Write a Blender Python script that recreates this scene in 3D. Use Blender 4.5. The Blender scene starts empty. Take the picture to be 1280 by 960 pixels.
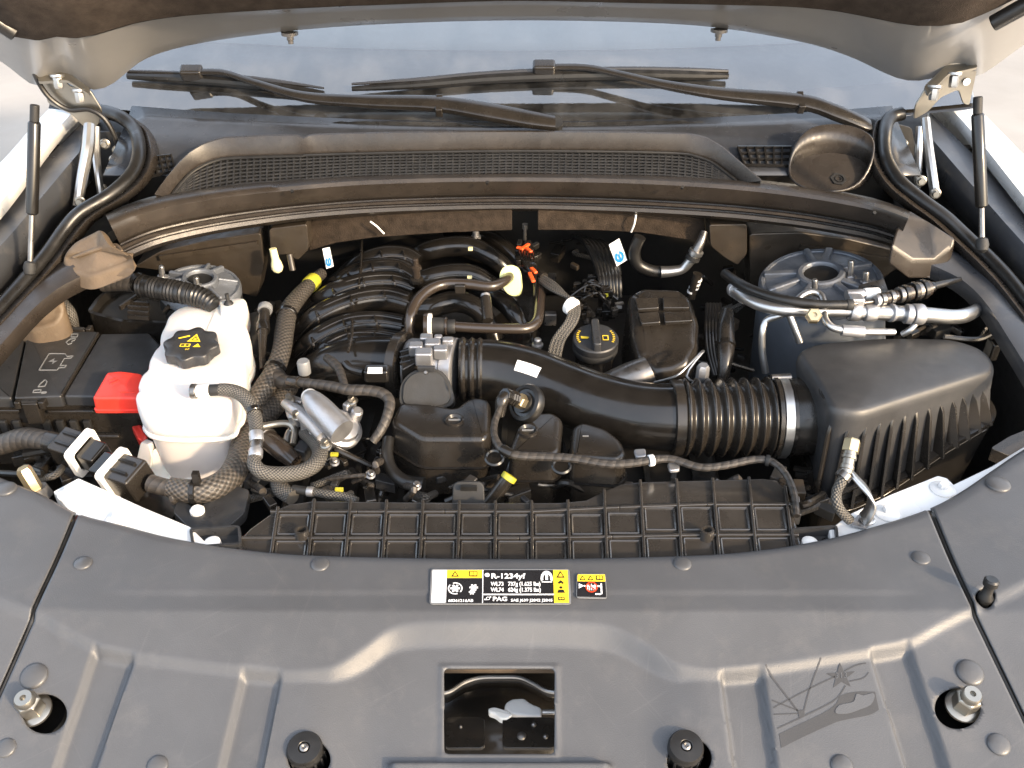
import bpy, bmesh, math, random
from mathutils import Vector, Matrix
random.seed(7)
SC = bpy.context.scene
COL = SC.collection
R = math.radians
# ------------------------------------------------------------------ camera
F = 1200.0                      # focal length in photo pixels (1280 wide)
PITCH = R(35.0)
CAM = Vector((0.0, -0.711, 0.763))
cam_d = bpy.data.cameras.new('camera')
cam_d.sensor_width = 36.0
cam_d.lens = F / 1280.0 * 36.0
cam_d.clip_start = 0.02
cam_d.clip_end = 3000
cam = bpy.data.objects.new('camera', cam_d)
COL.objects.link(cam)
cam.location = CAM
cam.rotation_euler = (math.pi / 2 - PITCH, 0, 0)
cam_d.dof.use_dof = False
SC.camera = cam
# ------------------------------------------------------------------ sky, sun, exposure
SUN_ELEV = R(24.0)
SUN_AZ = R(48.0)                # to the right of straight-ahead-of-the-car
SUN_DIR = Vector((math.sin(SUN_AZ) * math.cos(SUN_ELEV), -math.cos(SUN_AZ) * math.cos(SUN_ELEV), math.sin(SUN_ELEV)))
world = bpy.data.worlds.new('World')
SC.world = world
world.use_nodes = True
wn = world.node_tree.nodes; wl = world.node_tree.links
wn.clear()
wo = wn.new('ShaderNodeOutputWorld'); wb = wn.new('ShaderNodeBackground'); ws = wn.new('ShaderNodeTexSky')
ws.sky_type = 'NISHITA'; ws.sun_disc = False
ws.sun_elevation = SUN_ELEV
ws.sun_rotation = math.atan2(SUN_DIR.x, SUN_DIR.y)
ws.air_density = 1.0; ws.dust_density = 4.0; ws.ozone_density = 1.0
wb.inputs['Strength'].default_value = 0.15
# bright thin haze over the whole sky
wv = wn.new('ShaderNodeMix'); wv.data_type = 'RGBA'; wv.blend_type = 'ADD'; wv.inputs[0].default_value = 1.0
wv.inputs[7].default_value = (4.1, 4.4, 4.8, 1)
wl.new(ws.outputs[0], wv.inputs[6]); wl.new(wv.outputs[2], wb.inputs['Color']); wl.new(wb.outputs[0], wo.inputs['Surface'])
sun_d = bpy.data.lights.new('sun', 'SUN'); sun_d.energy = 3.0; sun_d.angle = R(3.0); sun_d.color = (1.0, 0.76, 0.50)
sun = bpy.data.objects.new('sun', sun_d); COL.objects.link(sun)
sun.rotation_euler = SUN_DIR.to_track_quat('Z', 'Y').to_euler()
sun.location = SUN_DIR * 6
SC.render.engine = 'CYCLES'
SC.cycles.use_denoising = True
SC.cycles.max_bounces = 6; SC.cycles.diffuse_bounces = 3; SC.cycles.glossy_bounces = 4; SC.cycles.transparent_max_bounces = 6
SC.cycles.sample_clamp_indirect = 4.0; SC.cycles.caustics_reflective = False; SC.cycles.caustics_refractive = False; SC.cycles.blur_glossy = 1.0
vs = SC.view_settings
vs.view_transform = 'Standard'; vs.look = 'None'; vs.exposure = 1.15; vs.gamma = 1.0; vs.use_curve_mapping = False

# ------------------------------------------------------------------ placing: photo position + height -> point
_f = Vector((0, math.cos(PITCH), -math.sin(PITCH))); _u = Vector((0, math.sin(PITCH), math.cos(PITCH))); _r = Vector((1, 0, 0))
def ray(px, py):
    return _f + _r * ((px - 640) / F) + _u * ((480 - py) / F)
def PZ(px, py, z):
    d = ray(px, py); return CAM + d * ((z - CAM.z) / d.z)
def PY(px, py, y):
    d = ray(px, py); return CAM + d * ((y - CAM.y) / d.y)
def depth(p): return (Vector(p) - CAM).dot(_f)
def mpp(p): return depth(p) / F          # metres per photo pixel there
def pts(l): return [PZ(*a) for a in l]
def ptsy(l): return [PY(*a) for a in l]

# ------------------------------------------------------------------ materials
MATS = {}
class N:
    def __init__(s, name):
        s.m = bpy.data.materials.new(name); s.m.use_nodes = True
        s.t = s.m.node_tree; s.b = s.t.nodes['Principled BSDF']; s.o = s.t.nodes['Material Output']
        MATS[name] = s.m
    def n(s, t, **k):
        x = s.t.nodes.new(t)
        for a, v in k.items():
            if a in x.inputs: x.inputs[a].default_value = v
            else: setattr(x, a, v)
        return x
    def l(s, a, b): s.t.links.new(a, b)
    def set(s, **k):
        for a, v in k.items(): s.b.inputs[a.replace('_', ' ')].default_value = v
def ramp(nn, fac, stops):
    r = nn.n('ShaderNodeValToRGB')
    e = r.color_ramp.elements
    while len(e) < len(stops): e.new(0.5)
    for i, (p, c) in enumerate(stops):
        e[i].position = p; e[i].color = (*c, 1) if len(c) == 3 else c
    nn.l(fac, r.inputs[0]); return r
def c3(v): return (v[0], v[1], v[2], 1)
def simple(name, col, rough, metal=0.0, spec=0.5, var=0.25, scale=18, bump=0.0, bscale=900, rvar=0.12, coat=0.0, dirt=None, dirt_amt=0.0):
    """Plain stuff with mottled colour, uneven gloss and fine relief, all in object space."""
    nn = N(name)
    tc = nn.n('ShaderNodeTexCoord')
    geo = nn.n('ShaderNodeNewGeometry')
    no = nn.n('ShaderNodeTexNoise', Scale=scale, Detail=5.0, Roughness=0.6); nn.l(geo.outputs['Position'], no.inputs['Vector'])
    lo = tuple(c * (1 - var) for c in col); hi = tuple(min(1, c * (1 + var)) for c in col)
    rp = ramp(nn, no.outputs['Fac'], [(0.3, lo), (0.7, hi)])
    out = rp.outputs[0]
    if dirt:
        n3 = nn.n('ShaderNodeTexNoise', Scale=scale * 2.7, Detail=8.0, Roughness=0.7); nn.l(geo.outputs['Position'], n3.inputs['Vector'])
        r3 = ramp(nn, n3.outputs['Fac'], [(0.52, (0, 0, 0)), (0.75, (dirt_amt,) * 3)])
        mx = nn.n('ShaderNodeMix', data_type='RGBA'); nn.l(r3.outputs[0], mx.inputs[0]); nn.l(out, mx.inputs[6]); mx.inputs[7].default_value = c3(dirt)
        out = mx.outputs[2]
    nn.l(out, nn.b.inputs['Base Color'])
    n2 = nn.n('ShaderNodeTexNoise', Scale=scale * 3.1, Detail=4.0); nn.l(geo.outputs['Position'], n2.inputs['Vector'])
    mr = nn.n('ShaderNodeMapRange'); mr.inputs[1].default_value = 0.25; mr.inputs[2].default_value = 0.75
    mr.inputs[3].default_value = max(0.02, rough - rvar); mr.inputs[4].default_value = min(1, rough + rvar)
    nn.l(n2.outputs['Fac'], mr.inputs[0]); nn.l(mr.outputs[0], nn.b.inputs['Roughness'])
    nn.set(Metallic=metal, Specular_IOR_Level=spec, Coat_Weight=coat, Coat_Roughness=0.08)
    if bump:
        nb = nn.n('ShaderNodeTexNoise', Scale=bscale, Detail=2.0); nn.l(geo.outputs['Position'], nb.inputs['Vector'])
        bp = nn.n('ShaderNodeBump', Strength=bump, Distance=0.001); nn.l(nb.outputs['Fac'], bp.inputs['Height']); nn.l(bp.outputs[0], nn.b.inputs['Normal'])
    return nn
simple('cowl_sheet', (0.030, 0.032, 0.037), 0.24, bump=0.05, rvar=0.06, dirt=(0.09, 0.08, 0.07), dirt_amt=0.12)  # bluish base carries the sky reflection on the cowl panel
simple('airbox_plastic', (0.030, 0.030, 0.031), 0.44, bump=0.2, bscale=900, rvar=0.05, dirt=(0.08, 0.075, 0.07), dirt_amt=0.15)
simple('grain_plastic', (0.066, 0.068, 0.073), 0.47, bump=0.28, bscale=900, var=0.12, scale=7, rvar=0.07, dirt=(0.16, 0.15, 0.14), dirt_amt=0.22)
simple('satin_black', (0.018, 0.0155, 0.013), 0.25, bump=0.04, bscale=900, rvar=0.05, dirt=(0.06, 0.05, 0.04), dirt_amt=0.10)
simple('gloss_black', (0.010, 0.009, 0.008), 0.19, rvar=0.08, dirt=(0.05, 0.045, 0.04), dirt_amt=0.15)
simple('duct_plastic', (0.030, 0.027, 0.024), 0.20, bump=0.03, coat=0.4, rvar=0.05, dirt=(0.09, 0.08, 0.07), dirt_amt=0.12)
simple('matte_black', (0.014, 0.014, 0.014), 0.62, bump=0.15, bscale=500, dirt=(0.05, 0.045, 0.04), dirt_amt=0.3)
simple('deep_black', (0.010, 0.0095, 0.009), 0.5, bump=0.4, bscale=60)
simple('rubber', (0.010, 0.0095, 0.009), 0.36, bump=0.12, bscale=900, dirt=(0.05, 0.045, 0.04), dirt_amt=0.15)
simple('seal_rubber', (0.029, 0.0235, 0.019), 0.32, bump=0.25, bscale=1300, rvar=0.10, dirt=(0.09, 0.075, 0.06), dirt_amt=0.22)
simple('foam', (0.105, 0.074, 0.046), 0.62, bump=0.5, bscale=350, dirt=(0.18, 0.15, 0.11), dirt_amt=0.5)  # tan base also stands in for sunlight on seal corner and latch lip
simple('cowl_plastic', (0.029, 0.0245, 0.021), 0.28, bump=0.12, bscale=900, dirt=(0.10, 0.09, 0.08), dirt_amt=0.18)  # brown base carries the warm light on the cowl lip
simple('box_plastic', (0.024, 0.0245, 0.026), 0.36, bump=0.25, bscale=1000, var=0.15, dirt=(0.09, 0.085, 0.08), dirt_amt=0.2)
simple('sunlit_dusty_plastic', (0.030, 0.024, 0.018), 0.36, bump=0.15, bscale=800, dirt=(0.09, 0.07, 0.05), dirt_amt=0.25)  # brown base stands in for warm sunlight on firewall boxes; flecks are dust
simple('felt', (0.030, 0.022, 0.016), 0.9, bump=1.0, bscale=420, spec=0.15, var=0.4, scale=60)
simple('hood_liner', (0.060, 0.048, 0.040), 0.95, bump=1.0, bscale=500, spec=0.1, var=0.3, scale=40)
simple('paint_silver', (0.27, 0.265, 0.26), 0.35, metal=0.2, coat=0.3, var=0.06, scale=4)
simple('pin_plastic', (0.060, 0.061, 0.064), 0.38, bump=0.1, var=0.06)
simple('paint_white', (0.74, 0.74, 0.73), 0.28, coat=0.5, var=0.04, scale=5, rvar=0.06)
simple('paint_grey', (0.050, 0.053, 0.060), 0.34, metal=0.2, var=0.08, scale=6, dirt=(0.25, 0.23, 0.2), dirt_amt=0.3)
simple('white_plastic', (0.78, 0.77, 0.74), 0.42, var=0.06, scale=12)
simple('red_plastic', (0.62, 0.035, 0.022), 0.38, var=0.12, scale=14, bump=0.08)
simple('alu_cast', (0.40, 0.40, 0.41), 0.44, metal=0.85, bump=0.35, bscale=500, var=0.10, scale=20)
simple('alu_pipe', (0.48, 0.48, 0.475), 0.33, metal=0.95, var=0.05, scale=15, rvar=0.05)
simple('steel_zinc', (0.34, 0.32, 0.28), 0.34, metal=0.95, var=0.10, scale=15, rvar=0.06)
simple('steel_dark', (0.20, 0.19, 0.18), 0.34, metal=0.9, var=0.2, scale=40)
simple('alu_dull', (0.17, 0.185, 0.21), 0.44, metal=0.5, bump=0.5, bscale=300, var=0.18, scale=25)
simple('brass', (0.46, 0.38, 0.24), 0.36, metal=0.9, var=0.10, scale=20, rvar=0.05)
simple('grey_paint_tower', (0.15, 0.17, 0.20), 0.42, metal=0.35, var=0.1, scale=14, bump=0.1, bscale=200)
simple('brown_pipe', (0.030, 0.023, 0.018), 0.24, var=0.10, scale=12, coat=0.2, rvar=0.04)
simple('yellow_tape', (0.40, 0.37, 0.03), 0.5, var=0.08)
simple('green_pad', (0.62, 0.64, 0.30), 0.55, var=0.06)
simple('cream_plug', (0.80, 0.74, 0.42), 0.4, var=0.06)
simple('orange_plastic', (0.75, 0.10, 0.02), 0.45, var=0.1)
simple('tape_cloth', (0.040, 0.035, 0.030), 0.6, bump=0.5, bscale=260, var=0.3, scale=60)
simple('print_white', (0.82, 0.82, 0.82), 0.35, var=0.03)
simple('print_black', (0.014, 0.014, 0.016), 0.30, var=0.05)
simple('print_yellow', (0.80, 0.56, 0.03), 0.4, var=0.04)
simple('print_red', (0.70, 0.06, 0.02), 0.4, var=0.04)
simple('print_blue', (0.02, 0.22, 0.52), 0.4, var=0.04)
simple('print_grey', (0.16, 0.165, 0.17), 0.5, var=0.05)
simple('etched', (0.047, 0.048, 0.051), 0.70, spec=0.25, bump=0.2, var=0.1)
simple('concrete', (0.27, 0.25, 0.225), 0.9, bump=0.3, bscale=60, var=0.12, scale=1.2, spec=0.2)
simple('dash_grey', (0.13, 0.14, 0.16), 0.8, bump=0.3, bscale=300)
simple('brightener_pale', (0.80, 0.82, 0.84), 0.8, bump=0.2, bscale=300, var=0.04)  # for the added sheet that brightens the windscreen from behind

def braid(name, dark, light, pitch, rough=0.5):
    nn = N(name)
    uv = nn.n('ShaderNodeUVMap'); sx = nn.n('ShaderNodeSeparateXYZ'); nn.l(uv.outputs[0], sx.inputs[0])
    def mth(op, a, b=None):
        m = nn.n('ShaderNodeMath', operation=op)
        for i, v in enumerate((a, b)):
            if v is None: continue
            if isinstance(v, (int, float)): m.inputs[i].default_value = v
            else: nn.l(v, m.inputs[i])
        return m.outputs[0]
    k = 2 * math.pi / pitch
    a = mth('MULTIPLY', sx.outputs[0], k); b = mth('MULTIPLY', sx.outputs[1], k)
    s1 = mth('SINE', a); s2 = mth('SINE', b)
    h = mth('MULTIPLY_ADD', mth('MULTIPLY', s1, s2), 0.5); 
    h.node.inputs[2].default_value = 0.5
    geo = nn.n('ShaderNodeNewGeometry')
    no = nn.n('ShaderNodeTexNoise', Scale=160.0, Detail=3.0); nn.l(geo.outputs['Position'], no.inputs['Vector'])
    h2 = mth('MULTIPLY', h, mth('ADD', no.outputs['Fac'], 0.5))
    rp = ramp(nn, h2, [(0.12, dark), (0.75, light)])
    nn.l(rp.outputs[0], nn.b.inputs['Base Color']); nn.set(Roughness=rough)
    bp = nn.n('ShaderNodeBump', Strength=0.9, Distance=0.0012); nn.l(h, bp.inputs['Height']); nn.l(bp.outputs[0], nn.b.inputs['Normal'])
braid('braid_grey', (0.018, 0.017, 0.016), (0.09, 0.08, 0.07), 0.0065)
braid('braid_fine', (0.016, 0.016, 0.016), (0.10, 0.092, 0.08), 0.0045)
braid('braid_coarse', (0.020, 0.019, 0.017), (0.075, 0.065, 0.055), 0.008)

def tape(name, dark, light, pitch):
    nn = N(name)
    uv = nn.n('ShaderNodeUVMap'); sx = nn.n('ShaderNodeSeparateXYZ'); nn.l(uv.outputs[0], sx.inputs[0])
    m1 = nn.n('ShaderNodeMath', operation='MULTIPLY_ADD'); nn.l(sx.outputs[1], m1.inputs[0]); m1.inputs[1].default_value = 0.35; nn.l(sx.outputs[0], m1.inputs[2])
    m2 = nn.n('ShaderNodeMath', operation='DIVIDE'); nn.l(m1.outputs[0], m2.inputs[0]); m2.inputs[1].default_value = pitch
    m3 = nn.n('ShaderNodeMath', operation='FRACT'); nn.l(m2.outputs[0], m3.inputs[0])
    geo = nn.n('ShaderNodeNewGeometry'); no = nn.n('ShaderNodeTexNoise', Scale=220.0, Detail=4.0); nn.l(geo.outputs['Position'], no.inputs['Vector'])
    m4 = nn.n('ShaderNodeMath', operation='MULTIPLY'); nn.l(m3.outputs[0], m4.inputs[0]); nn.l(no.outputs['Fac'], m4.inputs[1])
    rp = ramp(nn, m4.outputs[0], [(0.0, dark), (0.6, light)]); nn.l(rp.outputs[0], nn.b.inputs['Base Color']); nn.set(Roughness=0.5)
    m5 = nn.n('ShaderNodeMath', operation='ADD'); nn.l(m3.outputs[0], m5.inputs[0]); nn.l(no.outputs['Fac'], m5.inputs[1])
    bp = nn.n('ShaderNodeBump', Strength=0.8, Distance=0.0012); nn.l(m5.outputs[0], bp.inputs['Height']); nn.l(bp.outputs[0], nn.b.inputs['Normal'])
tape('tape_wrap', (0.016, 0.014, 0.012), (0.062, 0.053, 0.045), 0.011)
def scuff(name):
    """fine random scratches and dust over an existing material"""
    m = MATS[name]; t = m.node_tree; b_ = t.nodes['Principled BSDF']; src = b_.inputs['Base Color'].links[0].from_socket
    geo = t.nodes.new('ShaderNodeNewGeometry'); out_ = src
    for k, (rot, sc_, thr) in enumerate(((0.5, (5, 160, 5), 0.70), (-0.9, (4, 190, 4), 0.71), (1.4, (7, 130, 7), 0.72))):
        mp = t.nodes.new('ShaderNodeMapping'); mp.vector_type = 'TEXTURE'; mp.inputs['Rotation'].default_value = (0, 0, rot); mp.inputs['Scale'].default_value = tuple(1 / s_ for s_ in sc_); mp.inputs['Location'].default_value = (k * 3.1, k, 0)
        t.links.new(geo.outputs['Position'], mp.inputs[0])
        no = t.nodes.new('ShaderNodeTexNoise'); no.inputs['Scale'].default_value = 1.6; no.inputs['Detail'].default_value = 1.0; t.links.new(mp.outputs[0], no.inputs['Vector'])
        mr = t.nodes.new('ShaderNodeMapRange'); mr.inputs[1].default_value = thr; mr.inputs[2].default_value = thr + 0.05; mr.inputs[3].default_value = 0; mr.inputs[4].default_value = 0.03; t.links.new(no.outputs['Fac'], mr.inputs[0])
        mx = t.nodes.new('ShaderNodeMix'); mx.data_type = 'RGBA'; t.links.new(mr.outputs[0], mx.inputs[0]); t.links.new(out_, mx.inputs[6]); mx.inputs[7].default_value = (0.30, 0.29, 0.28, 1); out_ = mx.outputs[2]
    t.links.new(out_, b_.inputs['Base Color'])
scuff('grain_plastic')
def translucent_white():
    nn = N('reservoir_plastic')
    geo = nn.n('ShaderNodeNewGeometry')
    no = nn.n('ShaderNodeTexNoise', Scale=9.0, Detail=4.0); nn.l(geo.outputs['Position'], no.inputs['Vector'])
    rp = ramp(nn, no.outputs['Fac'], [(0.3, (0.64, 0.61, 0.58)), (0.7, (0.69, 0.67, 0.65))])
    nn.l(rp.outputs[0], nn.b.inputs['Base Color'])
    nn.set(Roughness=0.42, Subsurface_Weight=0.5, Subsurface_Scale=0.02)
    nn.b.inputs['Subsurface Radius'].default_value = (1.0, 0.6, 0.5)
translucent_white()
simple('reservoir_lower', (0.70, 0.655, 0.63), 0.40, var=0.06, scale=10)  # slightly pinker plastic for the lower shell
def glass():
    nn = N('windscreen_glass')
    nn.t.nodes.remove(nn.b)
    tr = nn.n('ShaderNodeBsdfTransparent'); tr.inputs[0].default_value = (0.74, 0.79, 0.79, 1)
    gl = nn.n('ShaderNodeBsdfGlossy'); gl.inputs['Roughness'].default_value = 0.015; gl.inputs[0].default_value = (1, 1, 1, 1)
    fr = nn.n('ShaderNodeFresnel'); fr.inputs[0].default_value = 2.5
    geo = nn.n('ShaderNodeNewGeometry')
    no = nn.n('ShaderNodeTexNoise', Scale=260.0, Detail=2.0); nn.l(geo.outputs['Position'], no.inputs['Vector'])
    bp = nn.n('ShaderNodeBump', Strength=0.02, Distance=0.001); nn.l(no.outputs['Fac'], bp.inputs['Height']); nn.l(bp.outputs[0], gl.inputs['Normal'])
    mx = nn.n('ShaderNodeMixShader'); nn.l(fr.outputs[0], mx.inputs[0]); nn.l(tr.outputs[0], mx.inputs[1]); nn.l(gl.outputs[0], mx.inputs[2])
    # dust film and dried water marks
    mp = nn.n('ShaderNodeMapping'); mp.inputs['Scale'].default_value = (6, 4, 4); nn.l(geo.outputs['Position'], mp.inputs[0])
    n2 = nn.n('ShaderNodeTexNoise', Scale=2.2, Detail=7.0, Roughness=0.65); nn.l(mp.outputs[0], n2.inputs['Vector'])
    r2 = ramp(nn, n2.outputs['Fac'], [(0.40, (0.01,) * 3), (0.78, (0.10,) * 3)])
    df = nn.n('ShaderNodeBsdfDiffuse'); df.inputs[0].default_value = (0.6, 0.6, 0.6, 1)
    m2 = nn.n('ShaderNodeMixShader'); nn.l(r2.outputs[0], m2.inputs[0]); nn.l(mx.outputs[0], m2.inputs[1]); nn.l(df.outputs[0], m2.inputs[2]); mx = m2
    nn.l(mx.outputs[0], nn.o.inputs['Surface'])
glass()
# ------------------------------------------------------------------ mesh helpers
def cr(P, n=8, closed=False):
    """Catmull-Rom through the points (any dimension of tuple / Vector)."""
    P = [Vector(p) for p in P]
    if len(P) < 3 and not closed:
        return [P[0].lerp(P[1], i / n) for i in range(n + 1)]
    out = []; m = len(P); seg = m if closed else m - 1
    for i in range(seg):
        if closed: a, b, c, d = P[(i - 1) % m], P[i], P[(i + 1) % m], P[(i + 2) % m]
        else: a, b, c, d = P[max(i - 1, 0)], P[i], P[i + 1], P[min(i + 2, m - 1)]
        for k in range(n):
            t = k / n
            out.append(0.5 * ((2 * b) + (c - a) * t + (2 * a - 5 * b + 4 * c - d) * t * t + (3 * b - a - 3 * c + d) * t ** 3))
    if not closed: out.append(P[-1])
    return out
def resample(P, n):
    P = [Vector(p) for p in P]
    L = [0]
    for a, b in zip(P, P[1:]): L.append(L[-1] + (b - a).length)
    out = []; j = 0
    for i in range(n):
        s = L[-1] * i / (n - 1)
        while j < len(P) - 2 and L[j + 1] < s: j += 1
        d = L[j + 1] - L[j]
        out.append(P[j].lerp(P[j + 1], 0 if d == 0 else (s - L[j]) / d))
    return out
def interp(tab, x):
    if x <= tab[0][0]: return tab[0][1]
    for (a, b), (c, d) in zip(tab, tab[1:]):
        if x <= c: return b + (d - b) * (x - a) / (c - a)
    return tab[-1][1]
def sstep(t):
    t = max(0, min(1, t)); return t * t * (3 - 2 * t)
def roundpoly(P, r, seg=4):
    """Round the corners of a closed 3-D outline; r one radius or a list."""
    P = [Vector(p) for p in P]; n = len(P); out = []
    for i in range(n):
        a, b, c = P[i - 1], P[i], P[(i + 1) % n]
        rr = r[i] if isinstance(r, (list, tuple)) else r
        u, v = (a - b), (c - b); d = min(rr, u.length * 0.48, v.length * 0.48)
        if d < 1e-5: out.append(b); continue
        p, q = b + u.normalized() * d, b + v.normalized() * d
        for k in range(seg + 1):
            t = k / seg
            out.append(p * (1 - t) ** 2 + b * 2 * t * (1 - t) + q * t * t)
    return out
def area2(P): return 0.5 * sum(a.x * b.y - b.x * a.y for a, b in zip(P, P[1:] + P[:1]))
def inset(P, d, dz=0.0):
    """Offset a closed outline inward (in plan) by d and lift it by dz."""
    n = len(P); s = 1 if area2(P) > 0 else -1; out = []
    for i in range(n):
        a, b, c = P[i - 1], P[i], P[(i + 1) % n]
        t = (c - a).to_2d()
        if t.length < 1e-9: t = Vector((1, 0))
        t.normalize(); nrm = Vector((-t.y, t.x)) * s
        out.append(Vector((b.x + nrm.x * d, b.y + nrm.y * d, b.z + dz)))
    return out

class B:
    """Collects faces of one mesh."""
    def __init__(s): s.v = []; s.f = []; s.uv = []
    def add(s, vs_, fs, uvs=None):
        o = len(s.v); s.v += [Vector(v) for v in vs_]
        for i, f in enumerate(fs):
            s.f.append([k + o for k in f])
            s.uv.append(uvs[i] if uvs else [(0, 0)] * len(f))
        return s
    def tube(s, P, r, seg=12, caps=True, smooth=0, rf=None):
        if smooth: 
            rr = r if isinstance(r, (list, tuple)) else [r] * len(P)
            Q = cr([(*p, q) for p, q in zip([Vector(p) for p in P], rr)], smooth) if len(P) > 2 else [Vector((*Vector(P[0]).lerp(Vector(P[1]), i / smooth), rr[0] + (rr[1] - rr[0]) * i / smooth)) for i in range(smooth + 1)]
            P = [Vector(q[:3]) for q in Q]; r = [q[3] for q in Q]
        P = [Vector(p) for p in P]
        n = len(P)
        r = list(r) if isinstance(r, (list, tuple)) else [r] * n
        T = [(P[min(i + 1, n - 1)] - P[max(i - 1, 0)]).normalized() for i in range(n)]
        x = T[0].orthogonal().normalized(); V = []; L = 0; rings = []
        for i in range(n):
            if i:
                L += (P[i] - P[i - 1]).length
                x = (x - T[i] * x.dot(T[i]))
                x = x.normalized() if x.length > 1e-6 else T[i].orthogonal().normalized()
            y = T[i].cross(x)
            q = r[i] * (rf(L) if rf else 1)
            for k in range(seg):
                a = 2 * math.pi * k / seg
                V.append(P[i] + (x * math.cos(a) + y * math.sin(a)) * q)
            rings.append(L)
        fs, uv = [], []
        rm = sum(r) / n; circ = 2 * math.pi * rm
        # whole number of weave repeats round the hose
        for i in range(n - 1):
            for k in range(seg):
                k2 = (k + 1) % seg
                fs.append([i * seg + k, i * seg + k2, (i + 1) * seg + k2, (i + 1) * seg + k])
                a, b = k / seg * circ, (k + 1) / seg * circ
                uv.append([(rings[i], a), (rings[i], b), (rings[i + 1], b), (rings[i + 1], a)])
        if caps:
            fs.append(list(range(seg))[::-1]); uv.append([(0, 0)] * seg)
            fs.append([(n - 1) * seg + k for k in range(seg)]); uv.append([(0, 0)] * seg)
        return s.add(V, fs, uv)
    def lathe(s, prof, o, axis, seg=24, capa=True, capb=True, sx=1.0, ref=None):
        """prof: list of (radius, height along axis)."""
        o = Vector(o); z = Vector(axis).normalized()
        x = (Vector(ref) - z * Vector(ref).dot(z)).normalized() if ref is not None else z.orthogonal().normalized()
        y = z.cross(x); V = []; fs = []; n = len(prof)
        for (r, h) in prof:
            for k in range(seg):
                a = 2 * math.pi * k / seg
                V.append(o + z * h + (x * math.cos(a) * sx + y * math.sin(a)) * r)
        for i in range(n - 1):
            for k in range(seg):
                k2 = (k + 1) % seg
                fs.append([i * seg + k, i * seg + k2, (i + 1) * seg + k2, (i + 1) * seg + k])
        if capa: fs.append(list(range(seg))[::-1])
        if capb: fs.append([(n - 1) * seg + k for k in range(seg)])
        return s.add(V, fs)
    def rings(s, RR, capa=True, capb=True):
        n = len(RR[0]); V = [p for r in RR for p in r]; fs = []
        for i in range(len(RR) - 1):
            for k in range(n):
                k2 = (k + 1) % n
                fs.append([i * n + k, i * n + k2, (i + 1) * n + k2, (i + 1) * n + k])
        if capa: fs.append(list(range(n))[::-1])
        if capb: fs.append([(len(RR) - 1) * n + k for k in range(n)])
        return s.add(V, fs)
    def loft(s, curves):
        n = len(curves[0]); V = [p for c in curves for p in c]; fs = []
        for i in range(len(curves) - 1):
            for k in range(n - 1):
                fs.append([i * n + k, i * n + k + 1, (i + 1) * n + k + 1, (i + 1) * n + k])
        return s.add(V, fs)
    def box(s, c, x, y, z):
        """centre and three half-axis vectors"""
        c, x, y, z = map(Vector, (c, x, y, z))
        V = [c + x * a + y * b + z * d for d in (-1, 1) for b in (-1, 1) for a in (-1, 1)]
        return s.add(V, [[0, 2, 3, 1], [4, 5, 7, 6], [0, 1, 5, 4], [2, 6, 7, 3], [0, 4, 6, 2], [1, 3, 7, 5]])
    def bar(s, a, b, w, h, up=(0, 0, 1)):
        a, b = Vector(a), Vector(b); d = (b - a); L = d.length; d.normalize()
        side = d.cross(Vector(up)).normalized(); u = side.cross(d)
        return s.box((a + b) / 2, d * L / 2, side * w / 2, u * h / 2)
    def poly(s, P): return s.add(P, [list(range(len(P)))])
    def extrude(s, P, d):
        """closed outline P pushed along vector d"""
        P = [Vector(p) for p in P]; Q = [p + Vector(d) for p in P]
        return s.rings([P, Q])
    def pillow(s, P, drop, rnd, draft=0.0, seg=5, crown=0.0, capb=True):
        """Moulded box: outline P is its top outline; rounded shoulder, walls dropping by drop."""
        RR = [inset(P, -draft, -drop), inset(P, 0, -rnd)]
        for k in range(1, seg + 1):
            a = math.pi / 2 * k / seg
            RR.append(inset(P, rnd * (1 - math.cos(a)), -rnd * (1 - math.sin(a))))
        if crown:
            c = sum(RR[-1], Vector()) / len(P); base = RR[-1]
            for t in (0.8, 0.55, 0.3, 0.1):
                RR.append([c + (p - c) * t + Vector((0, 0, crown * (1 - t * t))) for p in base])
        if area2(P) < 0: RR = [r[::-1] for r in RR]
        return s.rings(RR)

def mesh(name, b, ang=35):
    m = bpy.data.meshes.new(name)
    c = Vector()
    if b.v:
        lo = Vector([min(v[i] for v in b.v) for i in range(3)]); hi = Vector([max(v[i] for v in b.v) for i in range(3)]); c = (lo + hi) / 2
    m.from_pydata([v - c for v in b.v], [], b.f)
    if any(u != (0, 0) for f in b.uv for u in f[:2]):
        uvl = m.uv_layers.new(name='UVMap')
        uvl.data.foreach_set('uv', [x for f in b.uv for u in f for x in u])
    m.polygons.foreach_set('use_smooth', [True] * len(m.polygons))
    m.set_sharp_from_angle(angle=R(ang))
    m.update()
    return m, c
def mk(name, b, mat, parent=None, bevel=0, sub=0, ang=35, solid=0, seg=2, fix=True):
    """One mesh object from builder b, as a top-level thing or as a part of parent."""
    m, c = mesh(name, b, ang)
    m.materials.append(MATS[mat])
    if fix and not solid:
        bm = bmesh.new(); bm.from_mesh(m); bmesh.ops.recalc_face_normals(bm, faces=bm.faces); bm.to_mesh(m); bm.free()
    o = bpy.data.objects.new(name, m); COL.objects.link(o)
    if parent is not None:
        o.parent = parent; c = c - wloc(parent)
    o.location = c
    if solid:
        q = o.modifiers.new('thickness', 'SOLIDIFY'); q.thickness = solid; q.offset = 0
    if bevel:
        q = o.modifiers.new('bevel', 'BEVEL'); q.width = bevel; q.segments = seg; q.limit_method = 'ANGLE'; q.angle_limit = R(30)
        if not sub: o.modifiers.new('wn', 'WEIGHTED_NORMAL')
    if sub:
        q = o.modifiers.new('sub', 'SUBSURF'); q.levels = sub; q.render_levels = sub
    return o
def wloc(o):
    p = Vector(o.location)
    while o.parent: o = o.parent; p += Vector(o.location)
    return p
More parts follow.
